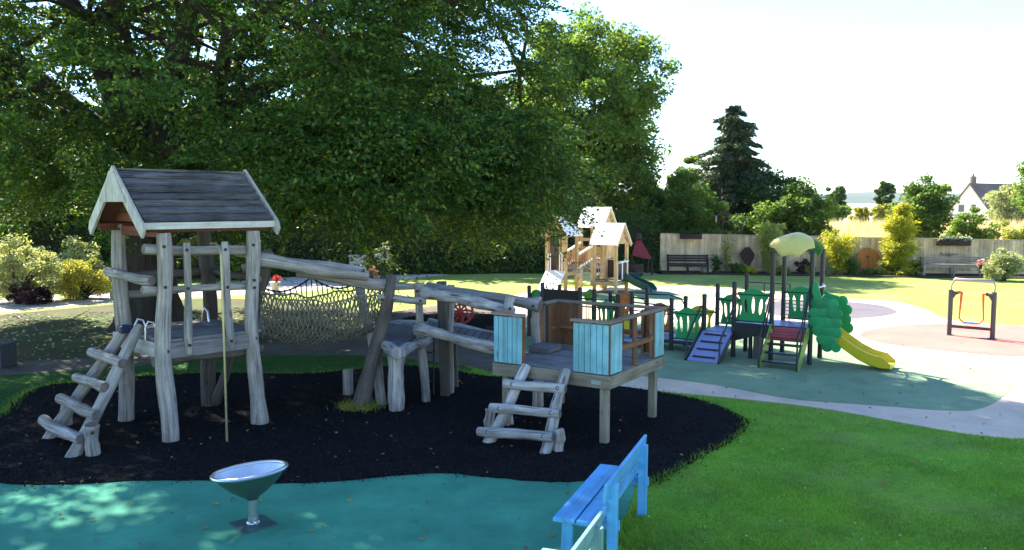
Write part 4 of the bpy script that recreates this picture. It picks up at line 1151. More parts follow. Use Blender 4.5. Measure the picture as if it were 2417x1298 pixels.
# ------------------------------------------------------------------ air walker
M['aw_grey'] = plain('grey_tube', (.055, .065, .070), rough=.4, dirt=.15)
M['aw_light'] = plain('light_grey_tube', (.30, .31, .32), rough=.35, metal=.3, dirt=.15)
M['aw_orange'] = plain('orange_tube', (.62, .12, .02), rough=.4, dirt=.1)
a, b = G(2240, 792), G(2342, 801)
d = (b - a).normalized(); aw = thing('air_walker', 'grey framed air walker with orange hanging foot swings on pink rubber', 'exercise machine', (a + b) / 2)
for q, s in ((a, 1), (b, -1)):
    obj('post', MB().tube([q - Vector((0, 0, .02)), q + Vector((0, 0, 1.05))], .052, 14), M['aw_grey'], aw)
    obj('bracket', MB().tube([q + Vector((0, 0, .98)), q + d * s * .10 + Vector((0, 0, .98)), q + d * s * .17 + Vector((0, 0, 1.0))], [.05, .04, .035], 10).tube([q + Vector((0, 0, .84)), q + d * s * .08 + Vector((0, 0, .97))], .04, 8), M['aw_grey'], aw)
    obj('hanger', MB().tube([q + d * s * .16 + Vector((0, 0, 1.0)), q + d * s * .22 + Vector((0, 0, 1.0)), q + d * s * .20 + Vector((0, 0, .6)), q + d * s * .19 + Vector((0, 0, .42)), q + d * s * .26 + Vector((0, 0, .335)), q + d * s * .36 + Vector((0, 0, .32))], [.05, .03, .017, .017, .017, .017], 10), M['aw_orange'], aw)
    obj('foot_plate', MB().box(q + d * s * .36 + Vector((0, 0, .335)), (.15, .26, .03), (d, Vector((-d.y, d.x, 0)), Vector((0, 0, 1)))), M['aw_light'], aw, .008)
    obj('base_flange', MB().lathe([(.10, 0), (.10, .012), (.05, .016)], q + Vector((0, 0, .013)), seg=16), M['aw_grey'], aw)
obj('lower_bar', MB().tube([a + Vector((0, 0, .22)), b + Vector((0, 0, .22))], .035, 10), M['aw_grey'], aw)
hb = [a + Vector((0, 0, 1.05)), a + Vector((0, -.03, 1.18)), a + d * .05 + Vector((0, -.05, 1.29)), b - d * .05 + Vector((0, -.05, 1.29)), b + Vector((0, -.03, 1.18)), b + Vector((0, 0, 1.05))]
obj('hand_bar', MB().tube(hb, [.016, .016, .04, .04, .016, .016], 10), M['aw_light'], aw)

# red wheel panel standing beyond the walkway
c = G(1085, 768) + Vector((0, 0, .0)); rw = thing('climbing_web', 'round red openwork wheel on a short post by the black pad', 'play wheel', c)
mb_ = MB(); cc = P(1086, 735, c.y)
for k in range(9):
    a2 = 6.2832 * k / 9
    p1 = cc + Vector((math.cos(a2) * .30, 0, math.sin(a2) * .30))
    mb_.tube([cc, cc + Vector((math.cos(a2 + .25) * .16, -.01, math.sin(a2 + .25) * .16)), p1], .028, 6)
ring = [cc + Vector((math.cos(6.2832 * k / 24) * .31, 0, math.sin(6.2832 * k / 24) * .31)) for k in range(25)]
ring2 = [cc + Vector((math.cos(6.2832 * k / 18) * .17, 0, math.sin(6.2832 * k / 18) * .17)) for k in range(19)]
mb_.tube(ring, .032, 8).tube(ring2, .024, 6).ball(cc, .06)
obj('wheel', mb_, plain('red_wheel_plastic', (.36, .03, .03), rough=.45), rw)
obj('stand', MB().tube([c + Vector((0, .06, 0)), Vector((cc.x, c.y + .06, cc.z))], .04, 10), M['g_post'], rw)
# ------------------------------------------------------------------ boundary fence, furniture by the fence
M['fence'] = wood('fence_board', (.78, .58, .35), (.54, .40, .245), crack=.3, bump=.25, grain=16, objvar=.24)
M['fence_cap'] = wood('fence_cap', (.58, .52, .42), (.42, .37, .29), crack=.2, bump=.15)
M['dark_wood'] = wood('dark_stained_wood', (.075, .050, .045), (.030, .020, .018), crack=.3, bump=.3)
M['grey_wood'] = wood('silvered_wood', (.40, .37, .33), (.24, .215, .19), crack=.4, bump=.3)
M['orange_wood'] = wood('orange_sawn_wood', (.46, .17, .055), (.27, .10, .035), crack=.3, bump=.3, grain=10)
M['rust'] = plain('rusted_steel', (.045, .022, .018), rough=.8, var=.3, scale=12)
M['terracotta'] = plain('terracotta', (.34, .13, .07), rough=.8, var=.15)
M['pale_stone'] = plain('pale_stone', (.52, .48, .42), rough=.9, var=.12, bump=.3)
M['red_paint'] = plain('dull_red_paint', (.20, .018, .022), rough=.7, var=.15)
M['render'] = plain('cream_render', (.74, .70, .62), rough=.9, var=.04, dirt=.1)
M['roof_tile'] = groundmat('roof_tile', [(.3, (.12, .095, .09)), (.7, (.18, .145, .135))], scale=.3, fine=4, bump=.5)
M['glass'] = plain('window_glass', (.04, .05, .06), rough=.1, dirt=0, spec=.8)
M['brick'] = plain('brick_red', (.34, .16, .10), rough=.9, var=.2, scale=20, bump=.3)
FA, FB = Vector((6.55, 37.0, 0)), Vector((23.5, 34.7, 0))
fd = (FB - FA).normalized(); fn = Vector((fd.y, -fd.x, 0))      # fn points to the lawn
fnc = thing('board_fence', 'pale vertical board fence closing the far side of the lawn', 'fence', (FA + FB) / 2)
FL = (FB - FA).length
def ftop(s): return 1.66 - .25 * s / FL
def fence_at(px_, off=0.0):      # point on the fence line under a pixel column, off metres towards the lawn
    r = ray(px_, 600); o = FA + fn * off
    t = (o.x * fn.x + o.y * fn.y) / (r.x * fn.x + r.y * fn.y)
    return Vector((r.x * t, r.y * t, 0))
nbd = 118; bwid = FL / nbd
for i in range(nbd):
    s = bwid * (i + .5); h = ftop(s)
    c = FA + fd * s + fn * (.012 if i % 2 else 0.0) + Vector((0, 0, h / 2 + .03 + random.uniform(-.006, .006)))
    obj('fence_board', MB().box(c, (bwid - (.006 if i % 2 else -.02), .02, h - .06), (fd, fn, Vector((0, 0, 1)))), M['fence'], fnc)
for i in range(9):
    s = FL * i / 8 ; c = FA + fd * min(max(s, .06), FL - .06) - fn * .07
    obj('fence_post', MB().beam(c, c + Vector((0, 0, ftop(s) + .02)), .10, .10, up=fn), M['fence'], fnc)
for z in (.35, 1.1):
    obj('fence_rail', MB().beam(FA - fn * .04 + Vector((0, 0, z)), FB - fn * .04 + Vector((0, 0, z)), .05, .09), M['fence'], fnc)
obj('fence_cap', MB().beam(FA + Vector((0, 0, ftop(0) + .02)), FB + Vector((0, 0, ftop(FL) + .02)), .09, .035), M['fence_cap'], fnc)
obj('gravel_board', MB().beam(FA + fn * .035 + Vector((0, 0, .08)), FB + fn * .035 + Vector((0, 0, .08)), .025, .16), M['fence'], fnc)

def fbench(px0, px1, off, mat, label, seat=.43, h=.82, depth=.45):
    a, b = fence_at(px0, off), fence_at(px1, off); d = (b - a).normalized(); L = (b - a).length; n = Vector((d.y, -d.x, 0)); z = Vector((0, 0, 1))
    r = thing('fence_bench', label, 'bench', (a + b) / 2)
    Q = lambda u, v, zz: a + d * u + n * v + z * zz
    for k in range(4):
        obj('seat_slat', MB().box(Q(L/2, depth * (k + .5) / 4, seat), (L, depth / 4 - .015, .035), (d, n, z)), mat, r)
    for k in range(3):
        obj('back_slat', MB().box(Q(L/2, -.03, seat + .12 + k * (h - seat - .08) / 3), (L, .025, (h - seat - .08) / 3 - .02), (d, n, z)), mat, r)
    for u in (.05, L/2, L - .05):
        obj('leg', MB().beam(Q(u, depth - .05, 0), Q(u, depth - .05, seat - .02), .07, .07), mat, r)
        obj('leg', MB().beam(Q(u, .0, 0), Q(u, -.01, h if u != L/2 else seat), .07, .07), mat, r)
    for u in (.05, L - .05):
        obj('arm_rest', MB().beam(Q(u, -.02, seat + .22), Q(u, depth, seat + .22), .07, .035), mat, r)
        obj('arm_post', MB().beam(Q(u, depth - .05, seat), Q(u, depth - .05, seat + .2), .06, .06), mat, r)
    obj('apron', MB().box(Q(L/2, depth - .04, seat - .07), (L - .1, .03, .09), (d, n, z)), mat, r)
    return r
fbench(1574, 1672, .9, M['dark_wood'], 'dark brown slatted garden seat against the fence under a planter')
gs = fbench(2172, 2318, .8, M['grey_wood'], 'long silvered garden seat against the fence with a small shelf behind', seat=.50, h=.80)
a, b = fence_at(2222, .12), fence_at(2264, .12)
sh_ = tag(obj('wall_shelf', MB().beam(a + Vector((0, 0, .88)), b + Vector((0, 0, .88)), .16, .03).beam((a+b)/2 + Vector((0, 0, .6)), (a+b)/2 + Vector((0, 0, .86)), .08, .05), M['grey_wood']), 'small silvered shelf on a bracket fixed to the fence above the long seat', 'shelf')

# round orange timber disc, rusted leaf shape
c = fence_at(2048, .25); zc = P(2048, 611, c.y).z
ds = thing('timber_disc', 'large round orange timber disc leaning on the fence between two golden bushes', 'garden ornament', Vector((c.x, c.y, 0)))
obj('disc', MB().tube([Vector((c.x, c.y, zc)), Vector((c.x, c.y, zc)) + fn * .06], .47, 40), M['orange_wood'], ds, .01)
obj('crack', MB().box(Vector((c.x + .22, c.y, zc - .06)) + fn * .064, (.4, .012, .03), (fd, fn, Vector((0, 0, 1)))), M['dark_wood'], ds)
obj('knot', MB().tube([Vector((c.x - .02, c.y, zc + .1)) + fn * .06, Vector((c.x - .02, c.y, zc + .1)) + fn * .068], .05, 12), M['dark_wood'], ds)
obj('prop_block', MB().box(Vector((c.x, c.y, (zc - .46) / 2)) + fn * .03, (.35, .1, max(.05, zc - .42)), (fd, fn, Vector((0, 0, 1)))), M['dark_wood'], ds)
c = fence_at(1763, .4)
lf = [(0, 0), (.08, .22), (.30, .62), (.33, .80), (.10, 1.10), (-.10, 1.08), (-.34, .78), (-.12, .45), (-.05, .2)]
tag(obj('leaf_sculpture', MB().prism([lf], c + Vector((0, 0, .03)), fd, Vector((0, 0, 1)), .03), M['rust']), 'dark rusted leaf shaped plate standing in the bed before the fence', 'sculpture')

# fence top planters
def planter(px_, w, label, z_off=-.08):
    c = fence_at(px_, .14); s = (c - FA).dot(fd); z = ftop(s) + z_off
    r = thing('fence_planter', label, 'planter', Vector((c.x, c.y, z - .15)))
    X = (fd, fn, Vector((0, 0, 1)))
    for v in (-.09, .09):
        obj('side_board', MB().box(c + fn * v + Vector((0, 0, z)), (w, .02, .22), X), M['dark_wood'], r)
    for u in (-w/2, w/2):
        obj('end_board', MB().box(c + fd * u + Vector((0, 0, z - .002)), (.02, .158, .212), X), M['dark_wood'], r)
    obj('soil', MB().box(c + Vector((0, 0, z - .02)), (w - .04, .14, .16), X), M['soil'], r)
    obj('hanging_bracket', MB().beam(c - fn * .12 + Vector((0, 0, z + .10)), c + fn * .1 + Vector((0, 0, z + .10)), .03, .012), M['bolt'], r)
    return r, c, z
PLANT = [planter(1630, .92, 'dark wooden planter hooked on the fence above the dark brown seat'), planter(2250, 1.28, 'long dark planter of white flowers hooked on the fence above the long seat', -.14)]

# red cape shaped thing beside the playhouse and dark barrel
c = G(1521, 640) ; c = Vector((c.x, 35.4, 0)); cx2 = P(1521, 600, 35.4).x
rc = thing('red_wigwam', 'dull red wooden wigwam shape standing in the shade near the fence end', 'garden ornament', Vector((cx2, 35.4, 0)))
zt, zb = P(1510, 567, 35.4).z, P(1515, 607, 35.4).z
ap = Vector((P(1508, 567, 35.4).x, 35.6, zt))
cor = [Vector((P(1490, 600, 35.4).x, 35.2, zb + .08)), Vector((P(1538, 609, 35.4).x, 35.2, zb - .1)), Vector((P(1532, 609, 35.9).x, 36.1, zb)), Vector((P(1494, 600, 35.9).x, 36.1, zb))]
tp = [ap + Vector(q) for q in ((-.09, -.05, 0), (.12, -.05, 0), (.12, .1, 0), (-.09, .1, 0))]
obj('slope_board', MB().add(cor + tp, [(0,1,5,4),(1,2,6,5),(2,3,7,6),(3,0,4,7),(4,5,6,7)]), M['red_paint'], rc)
obj('cowl', MB().lathe([(.001, .30), (.10, .28), (.15, .16), (.15, 0), (.001, 0)], ap + Vector((.02, 0, 0)), seg=14), M['dark_wood'], rc)
for q in cor:
    obj('leg', MB().beam(Vector((q.x * .97 + cx2 * .03, q.y, 0)), q + Vector((0, 0, .05)), .08, .08), M['dark_wood'], rc)
c = Vector((P(1500, 620, 34.8).x, 34.6, 0))
bt = thing('barrel_planter', 'dark half barrel planter standing below the red wigwam shape', 'planter', c)
obj('tub', MB().lathe([(.26, 0), (.32, .25), (.31, .5), (.28, .5), (.26, .42), (.001, .42)], c, seg=20), M['dark_wood'], bt)
obj('hoop', MB().lathe([(.30, .12), (.303, .12), (.31, .17), (.305, .17)], c, seg=20), M['chain'], bt)

# bird table beyond the fence
c = Vector((P(1706, 520, 39.5).x, 39.5, 0)); zt = P(1706, 512, 39.5).z
bt = thing('bird_table', 'dark roofed bird table rising above the fence in front of the conifer', 'bird table', c)
obj('pole', MB().beam(c, c + Vector((0, 0, zt - .15)), .08, .08), M['dark_wood'], bt)
obj('tray', MB().box(c + Vector((0, 0, zt - .15)), (.5, .4, .04)), M['dark_wood'], bt)
for x in (-.2, .2): obj('upright', MB().beam(c + Vector((x, 0, zt - .15)), c + Vector((x, 0, zt + .1)), .04, .04), M['dark_wood'], bt)
obj('roof', MB().prism([[(-.42, .08), (.42, .08), (.15, .26), (-.15, .26)]], c + Vector((0, 0, zt)), (1, 0, 0), (0, 0, 1), .5), M['dark_wood'], bt)
obj('feeder', MB().tube([c + Vector((-.34, -.1, zt - .25)), c + Vector((-.34, -.1, zt + .05))], .035, 8), M['pale_stone'], bt)

# house beyond the field
D = 130.0
gzh = gz(D)
h0, h1, h2 = P(2253, 492, D), P(2303, 434, D), P(2332, 486, D - 4)
hb = thing('far_house', 'cream rendered gabled house with brown tiled roof and chimney beyond the field', 'house', Vector((h1.x, D, gzh)))
gl, gr_ = Vector((h0.x, D + 1.2, 0)), Vector((h2.x + .2, D - 3.8, 0))
gd = (gr_ - gl).normalized(); rd_ = Vector((-gd.y, gd.x, 0)); rd_ = rd_ if rd_.x > 0 else -rd_
eav = h0.z - .2; apx = h1.z; WL = (gr_ - gl).length; LEN = 13.0
mb = MB(); gp_ = [(0, gzh - .5), (WL, gzh - .5), (WL, eav), (WL / 2, apx - .12), (0, eav)]
V = [gl + gd * a + Vector((0, 0, z)) for a, z in gp_] + [gl + gd * a + rd_ * LEN + Vector((0, 0, z)) for a, z in gp_]
mb.add(V, [(0,1,2,3,4), (9,8,7,6,5), (0,5,6,1), (1,6,7,2), (2,7,8,3), (3,8,9,4), (4,9,5,0)])
obj('wall', mb, M['render'], hb)
for s in (0, 1):
    e0 = gl + gd * (WL * s + (.35 if s else -.35)); ez = eav - .28
    rg = gl + gd * (WL / 2) + Vector((0, 0, apx))
    p = [e0 - rd_ * .3 + Vector((0, 0, ez)), rg - rd_ * .3, rg + rd_ * (LEN + .3), e0 + rd_ * (LEN + .3) + Vector((0, 0, ez))]
    up = Vector((0, 0, .18))
    rf = obj('roof', MB().add([q - up * .3 for q in p] + [q + up * .7 for q in p], [(3,2,1,0),(4,5,6,7),(0,1,5,4),(1,2,6,5),(2,3,7,6),(3,0,4,7)]), M['roof_tile'], hb)
    if s == 0:
        ch = rg + rd_ * .7 + Vector((0, 0, .3))
        obj('chimney', MB().box(ch, (.8, .6, 1.7)).tube([ch + Vector((0, 0, .8)), ch + Vector((0, 0, 1.25))], .15, 10), M['roof_tile'], rf)
for (a, z, w, hh) in ((WL * .62, gzh + 1.3, .7, 1.0), (WL * .30, gzh + 1.2, .9, 1.1)):
    c = gl + gd * a - rd_ * .03 + Vector((0, 0, z))
    wn_ = obj('window', MB().box(c, (w + .14, .06, hh + .14), (gd, rd_, Vector((0, 0, 1)))), M['hpl'], hb)
    obj('pane', MB().box(c - rd_ * .035, (w, .02, hh), (gd, rd_, Vector((0, 0, 1)))), M['glass'], wn_)

# ------------------------------------------------------------------ far left: seats, lamp, wall in the shade
def wseat(px0, py0, px1, py1, label):
    a, b = G(px0, py0), G(px1, py1); d = (b - a).normalized(); L = (b - a).length; n = Vector((d.y, -d.x, 0)); z = Vector((0, 0, 1))
    r = thing('park_bench', label, 'bench', (a + b) / 2)
    Q = lambda u, v, zz: a + d * u + n * v + z * zz
    for k in range(3): obj('seat_slat', MB().box(Q(L/2, -.1 - k * .14, .45), (L, .12, .035), (d, n, z)), M['grey_wood'], r)
    nb_s = max(6, int(L / .16))
    for k in range(nb_s): obj('back_slat', MB().box(Q(L * (k + .5) / nb_s, -.48, .70), (.06, .025, .42), (d, n, z)), M['grey_wood'], r)
    obj('top_rail', MB().box(Q(L/2, -.48, .93), (L, .05, .07), (d, n, z)), M['grey_wood'], r)
    for u in (.05, L - .05):
        obj('leg', MB().beam(Q(u, -.06, 0), Q(u, -.06, .66), .07, .07), M['grey_wood'], r)
        obj('leg', MB().beam(Q(u, -.48, 0), Q(u, -.48, .90), .07, .07), M['grey_wood'], r)
        obj('arm_rest', MB().beam(Q(u, 0, .66), Q(u, -.48, .66), .07, .03), M['grey_wood'], r)
wseat(956, 632, 1022, 634, 'slatted park bench in the shade beside the slim metal post')
wseat(1036, 634, 1112, 632, 'low park bench in the shade between two other benches')
wseat(1122, 632, 1190, 629, 'slatted park bench deepest in the shade near the playhouse')
c = G(946, 640)
lp = thing('metal_post', 'slim pale metal post with a bent rounded head beside the path', 'post', c)
obj('post', MB().tube([c, c + Vector((0, 0, .85))], .06, 12), M['steel'], lp)
obj('head', MB().tube([c + Vector((-.2, 0, .82)), c + Vector((-.12, 0, .95)), c + Vector((.05, 0, 1.0)), c + Vector((.2, 0, .9)), c + Vector((.24, 0, .78))], [.07, .11, .12, .08, .04], 12), M['steel'], lp)
c = G(918, 642)
tag(obj('brick_pillar', MB().beam(c + Vector((0, .6, 0)), c + Vector((0, .6, 1.6)), .75, .4).box(c + Vector((0, .6, 1.64)), (.9, .5, .08)), M['brick']), 'sunlit red brick pillar behind white flowers at the path corner', 'pillar')
c = G(845, 652)
st = thing('stone_planter', 'square pale stone planter by the path in front of the hedge', 'planter', c)
obj('block', MB().box(c + Vector((0, 0, .40)), (.62, .5, .80)), M['pale_stone'], st, .02)
obj('lip', MB().box(c + Vector((0, 0, .84)), (.72, .6, .08)), M['pale_stone'], st, .02)
c = G(650, 690)
fp = thing('flower_pot', 'pale pot of bright red flowers on the path behind the net bridge', 'flower pot', c)
zt = P(650, 668, c.y).z
obj('pot', MB().lathe([(.10, 0), (.17, zt), (.19, zt), (.19, zt + .04), (.15, zt + .04), (.001, zt)], c, seg=18), M['pale_stone'], fp)
POT = c + Vector((0, 0, zt + .05))
# dark box at the left edge
c = G(-42, 872)
bx2 = thing('storage_box', 'low dark grey storage box on the ground under the big tree', 'box', c)
obj('body', MB().box(c + Vector((0, .25, .2)), (.7, .5, .4)), plain('dark_grey_box', (.06, .06, .062), rough=.7), bx2, .02)
obj('lid', MB().box(c + Vector((0, .25, .425)), (.74, .54, .045)), plain('dark_grey_lid', (.075, .075, .078), rough=.7), bx2, .01)
# iron railing behind the tower
a, b = G(400, 668), G(500, 664)
rl = thing('iron_railing', 'low black iron railing beside the path behind the log tower', 'railing', (a + b) / 2)
a, b = a + (a - b) * .6, b + (b - a) * .8
n_ = 26
for k in range(n_ + 1):
    q = a.lerp(b, k / n_); obj('bar', MB().tube([q, q + Vector((0, 0, .95 if k % 6 else 1.05))], .012 if k % 6 else .03, 6), M['bolt'], rl)
for z in (.15, .9): obj('rail', MB().beam(a + Vector((0, 0, z)), b + Vector((0, 0, z)), .03, .03), M['bolt'], rl)
# ------------------------------------------------------------------ vegetation
M['bark'] = wood('dark_bark', (.070, .055, .042), (.022, .017, .014), crack=.7, bump=1.0, grain=7, along=1.2, objvar=.05)
M['lf_big'] = leafmat('big_tree_leaf', (.024, .070, .014), (.064, .150, .026), .38, (.23, .28, .04))
M['lf_mid'] = leafmat('mid_green_leaf', (.060, .13, .030), (.135, .24, .050), .5, (.24, .30, .07))
M['lf_dark'] = leafmat('dark_leaf', (.034, .085, .028), (.080, .155, .048), .42, (.15, .21, .06))
M['lf_con'] = leafmat('conifer_needle', (.030, .062, .034), (.070, .110, .058), .2, (.13, .14, .06))
M['lf_bright'] = leafmat('bright_leaf', (.07, .16, .025), (.15, .26, .045), .45, (.24, .30, .07))
M['lf_gold'] = leafmat('golden_leaf', (.25, .29, .025), (.47, .48, .045), .45, (.62, .58, .08))
M['lf_bamboo'] = leafmat('bamboo_leaf', (.24, .30, .07), (.44, .47, .14), .45, (.45, .46, .16))
M['lf_pale'] = leafmat('silver_green_leaf', (.20, .26, .13), (.40, .45, .28), .45, (.56, .58, .42))
M['lf_olive'] = leafmat('olive_leaf', (.20, .24, .045), (.38, .39, .09), .45, (.50, .46, .13))
M['lf_straw'] = leafmat('straw_blade', (.50, .42, .26), (.66, .57, .39), .35, (.74, .66, .5))
M['lf_grass'] = leafmat('grass_blade', (.12, .27, .016), (.25, .44, .046), .40, (.40, .48, .10), patch=.9)
M['fl_white'] = leafmat('white_petal', (.62, .62, .58), (.78, .77, .72), .25, (.8, .8, .76))
M['fl_red'] = leafmat('red_petal', (.50, .015, .03), (.66, .03, .05), .3, (.7, .12, .12))
M['fl_pink'] = leafmat('pink_petal', (.55, .18, .24), (.66, .32, .36), .3, (.75, .5, .52))
M['lf_purple'] = leafmat('purple_leaf', (.035, .015, .03), (.08, .035, .055), .3, (.12, .05, .06))
M['core'] = groundmat('light_block_core', [(.3, (.010, .014, .006)), (.7, (.028, .034, .014))], scale=2, fine=9, bump=1.0)  # for the solid core that blocks light inside the hedges

def leaf_obj(name, pts, size, mat, parent=None, aspect=.55, up=.35, dirs=None, jit=.35, kind=None):
    N = len(pts)
    nrm = rng.normal(size=(N, 3)); nrm[:, 2] = np.abs(nrm[:, 2]) * (1 - up) + up * 2.2
    nrm /= np.linalg.norm(nrm, axis=1)[:, None]
    if dirs is None:
        d = rng.normal(size=(N, 3)); d[:, 2] -= .45
    else:
        d = dirs + rng.normal(size=(N, 3)) * .25
    d -= nrm * np.sum(d * nrm, 1)[:, None]
    d /= np.linalg.norm(d, axis=1)[:, None] + 1e-9
    s = np.cross(nrm, d)
    L = size * (1 + jit * rng.uniform(-1, 1, N))[:, None]
    W = L * aspect
    V = np.empty((N, 4, 3))
    V[:, 0] = pts - d * L * .5
    V[:, 1] = pts + s * W * .5 - d * L * .05
    V[:, 2] = pts + d * L * .5 - nrm * L * .12
    V[:, 3] = pts - s * W * .5 - d * L * .05
    off = np.array(parent['_org']) if parent is not None and '_org' in parent else 0
    V = (V - off).reshape(-1, 3)
    me = bpy.data.meshes.new(name)
    me.vertices.add(4 * N); me.loops.add(4 * N); me.polygons.add(N)
    me.vertices.foreach_set('co', V.astype(np.float32).ravel())
    me.loops.foreach_set('vertex_index', np.arange(4 * N, dtype=np.int32))
    me.polygons.foreach_set('loop_start', np.arange(0, 4 * N, 4, dtype=np.int32))
    me.polygons.foreach_set('loop_total', np.full(N, 4, dtype=np.int32))
    me.materials.append(mat)
    me.update(calc_edges=True)
    o = bpy.data.objects.new(name, me); COL.objects.link(o)
    if parent is not None: o.parent = parent
    if kind: o['kind'] = kind
    return o
def clump(c, r, n, flat=.7):
    C = np.repeat(np.asarray(c), n, 0); Rr = np.repeat(np.asarray(r), n)[:, None]
    N = len(C); d = rng.normal(size=(N, 3)); d /= np.linalg.norm(d, axis=1)[:, None]
    rho = rng.uniform(0, 1, N)[:, None] ** .42
    p = d * rho * Rr; p[:, 2] *= flat
    return C + p
def shell(c, rad, n, lo=.6, zmin=None, zlow=1.0):
    c, rad = np.asarray(c, float), np.asarray(rad, float)
    d = rng.normal(size=(n * 2, 3)); d /= np.linalg.norm(d, axis=1)[:, None]
    rho = rng.uniform(lo ** 2, 1, n * 2)[:, None] ** .5
    lob = 1 + .10 * np.sin(d[:, :1] * 7 + 1) * np.cos(d[:, 1:2] * 6) + .08 * np.sin(d[:, 2:3] * 9 + d[:, :1] * 5)
    p = d * rho * lob * rad
    p[:, 2] = np.where(p[:, 2] < 0, p[:, 2] * zlow, p[:, 2])
    p += c
    if zmin is not None: p = p[p[:, 2] > zmin]
    return p[:n]
def limbs(root, trunk_top, targets, r0, mat, n_main=6, name='limb'):
    tg = np.asarray(targets); k = min(n_main, len(tg))
    ang = np.arctan2(tg[:, 1] - trunk_top[1], tg[:, 0] - trunk_top[0]); order = np.argsort(ang)
    for grp in np.array_split(order, k):
        g = tg[grp]; cen = g.mean(0)
        a = Vector(trunk_top); b = Vector(cen) * .75 + a * .25
        mid1 = a.lerp(b, .35) + Vector((0, 0, .25 * (b - a).length * .5)); mid2 = a.lerp(b, .7) + Vector((0, 0, .1 * (b - a).length))
        path = [a - Vector((0, 0, .4)), a + Vector((0, 0, .1)), mid1, mid2, b]
        mb = MB().tube(path, [r0, r0 * .9, r0 * .65, r0 * .45, r0 * .22], 8)
        for i in grp:
            e = Vector(tg[i]); s = random.choice((mid1, mid2, b, mid2))
            q = s.lerp(e, .5) + Vector((random.uniform(-.3, .3), random.uniform(-.3, .3), random.uniform(0, .5)))
            mb.tube([s, q, e], [r0 * .28, r0 * .16, r0 * .05], 5, False)
        obj(name, mb, mat, root)
def tree(name, label, base, height, tr, c, rad, nclump, cr, nleaf, leaf, mat, group=None, zmin=None, fork=.35, n_main=6, lo=.6, flat=.7, zlow=1.0, up=.3, lean=(0, 0)):
    b = Vector(base); root = thing(name, label, 'tree', b, group)
    cl = shell(c, rad, nclump, lo, zmin, zlow)
    ft = b + Vector((lean[0], lean[1], height * fork))
    pts = [b - Vector((0, 0, .1)), b + Vector((0, 0, .25)), b.lerp(ft, .5) + Vector((.05, 0, 0)), ft + Vector((0, 0, .15))]
    obj('trunk', MB().tube(pts, [tr * 1.5, tr * 1.1, tr * .92, tr * .8], 14), M['bark'], root)
    limbs(root, ft, cl[:: max(1, len(cl) // 60)], tr * .5, M['bark'], n_main)
    r = cr * rng.uniform(.65, 1.25, len(cl))
    leaf_obj('crown', clump(cl, r, nleaf, flat), leaf, mat, root, up=up)
    return root, cl

# the great spreading tree over the playground
tb = G(356, 772)
root = thing('spreading_tree', 'huge spreading dark leaved tree shading the log play equipment', 'tree', tb)
tp_ = tb + Vector((.15, .1, 3.6))
obj('trunk', MB().tube([tb + Vector((0, 0, -.15)), tb + Vector((0, 0, .2)), tb + Vector((0, 0, .8)), tb + Vector((.05, 0, 2.0)), tp_, tp_ + Vector((0, 0, .6))], [1.05, .84, .66, .58, .62, .45], 20, True, [[1 + .08 * math.sin(k * 1.9) + .05 * math.sin(k * 3.1 + i) for k in range(20)] for i in range(6)]), M['bark'], root)
crown_c = np.array([tb.x + .3, tb.y + .2, 6.4])
cl = shell(crown_c, (9.9, 7.4, 7.0), 620, .50, 1.9, .72)
inner = shell(crown_c + np.array([0, 0, .5]), (7, 5, 4.5), 70, .2, 3.4)
skirt = []
for i in range(150):        # drooping skirt on the playground side
    a = rng.uniform(-1.25, .55); rr = rng.uniform(.80, 1.0)
    skirt.append((crown_c[0] + 9.8 * rr * math.cos(a), crown_c[1] + 7.0 * rr * math.sin(a), rng.uniform(2.3, 4.6)))
skirt = np.array(skirt)
cl = np.concatenate([cl, inner, skirt])
# openings to the sky on the left, as among old limbs
def keep(cl):
    x = CXP + FPX * cl[:, 0] / cl[:, 1]; y = 480 - FPX * (cl[:, 2] - EYE) / cl[:, 1]; rp = FPX / cl[:, 1]
    front = (x > 180) & (x < 720) & (y > 300) & (cl[:, 1] < 14.5)
    low = (y + 1.15 * rp > 14 + np.where(x < 620, 545, np.where(x < 1180, 598, 560)) + rng.uniform(-25, 25, len(x)))
    wide = x + .8 * rp > 1385 + rng.uniform(-25, 25, len(x)) - np.clip(150 - y, 0, 400) * .45
    thin = (x < 760) & (y < 330) & (rng.random(len(x)) < np.where(x < 260, .34, .15))
    return cl[~(front | low | wide | thin)]
cl = keep(cl)
cl = np.concatenate([cl, shell((-1.7, 20.6, 11.0), (3.6, 4.4, 2.3), 90, .2, 8.9), shell((-3.2, 16.5, 9.8), (2.8, 2.2, 1.7), 45, .2, 8.3)])   # unseen upper right clumps, added to shade the foreground
lm = [((-17.5, 19.5, 10.5), .40), ((-14.5, 21.5, 13.0), .42), ((-9.6, 18.2, 13.0), .40), ((-5.2, 19.0, 12.0), .40), ((-.5, 19.5, 8.0), .34), ((-3.5, 15.2, 7.0), .32), ((-6.5, 25.5, 9.5), .36), ((-15.0, 15.5, 7.5), .30), ((.2, 22.5, 6.5), .30)]
cv = [Vector(q) for q in cl]
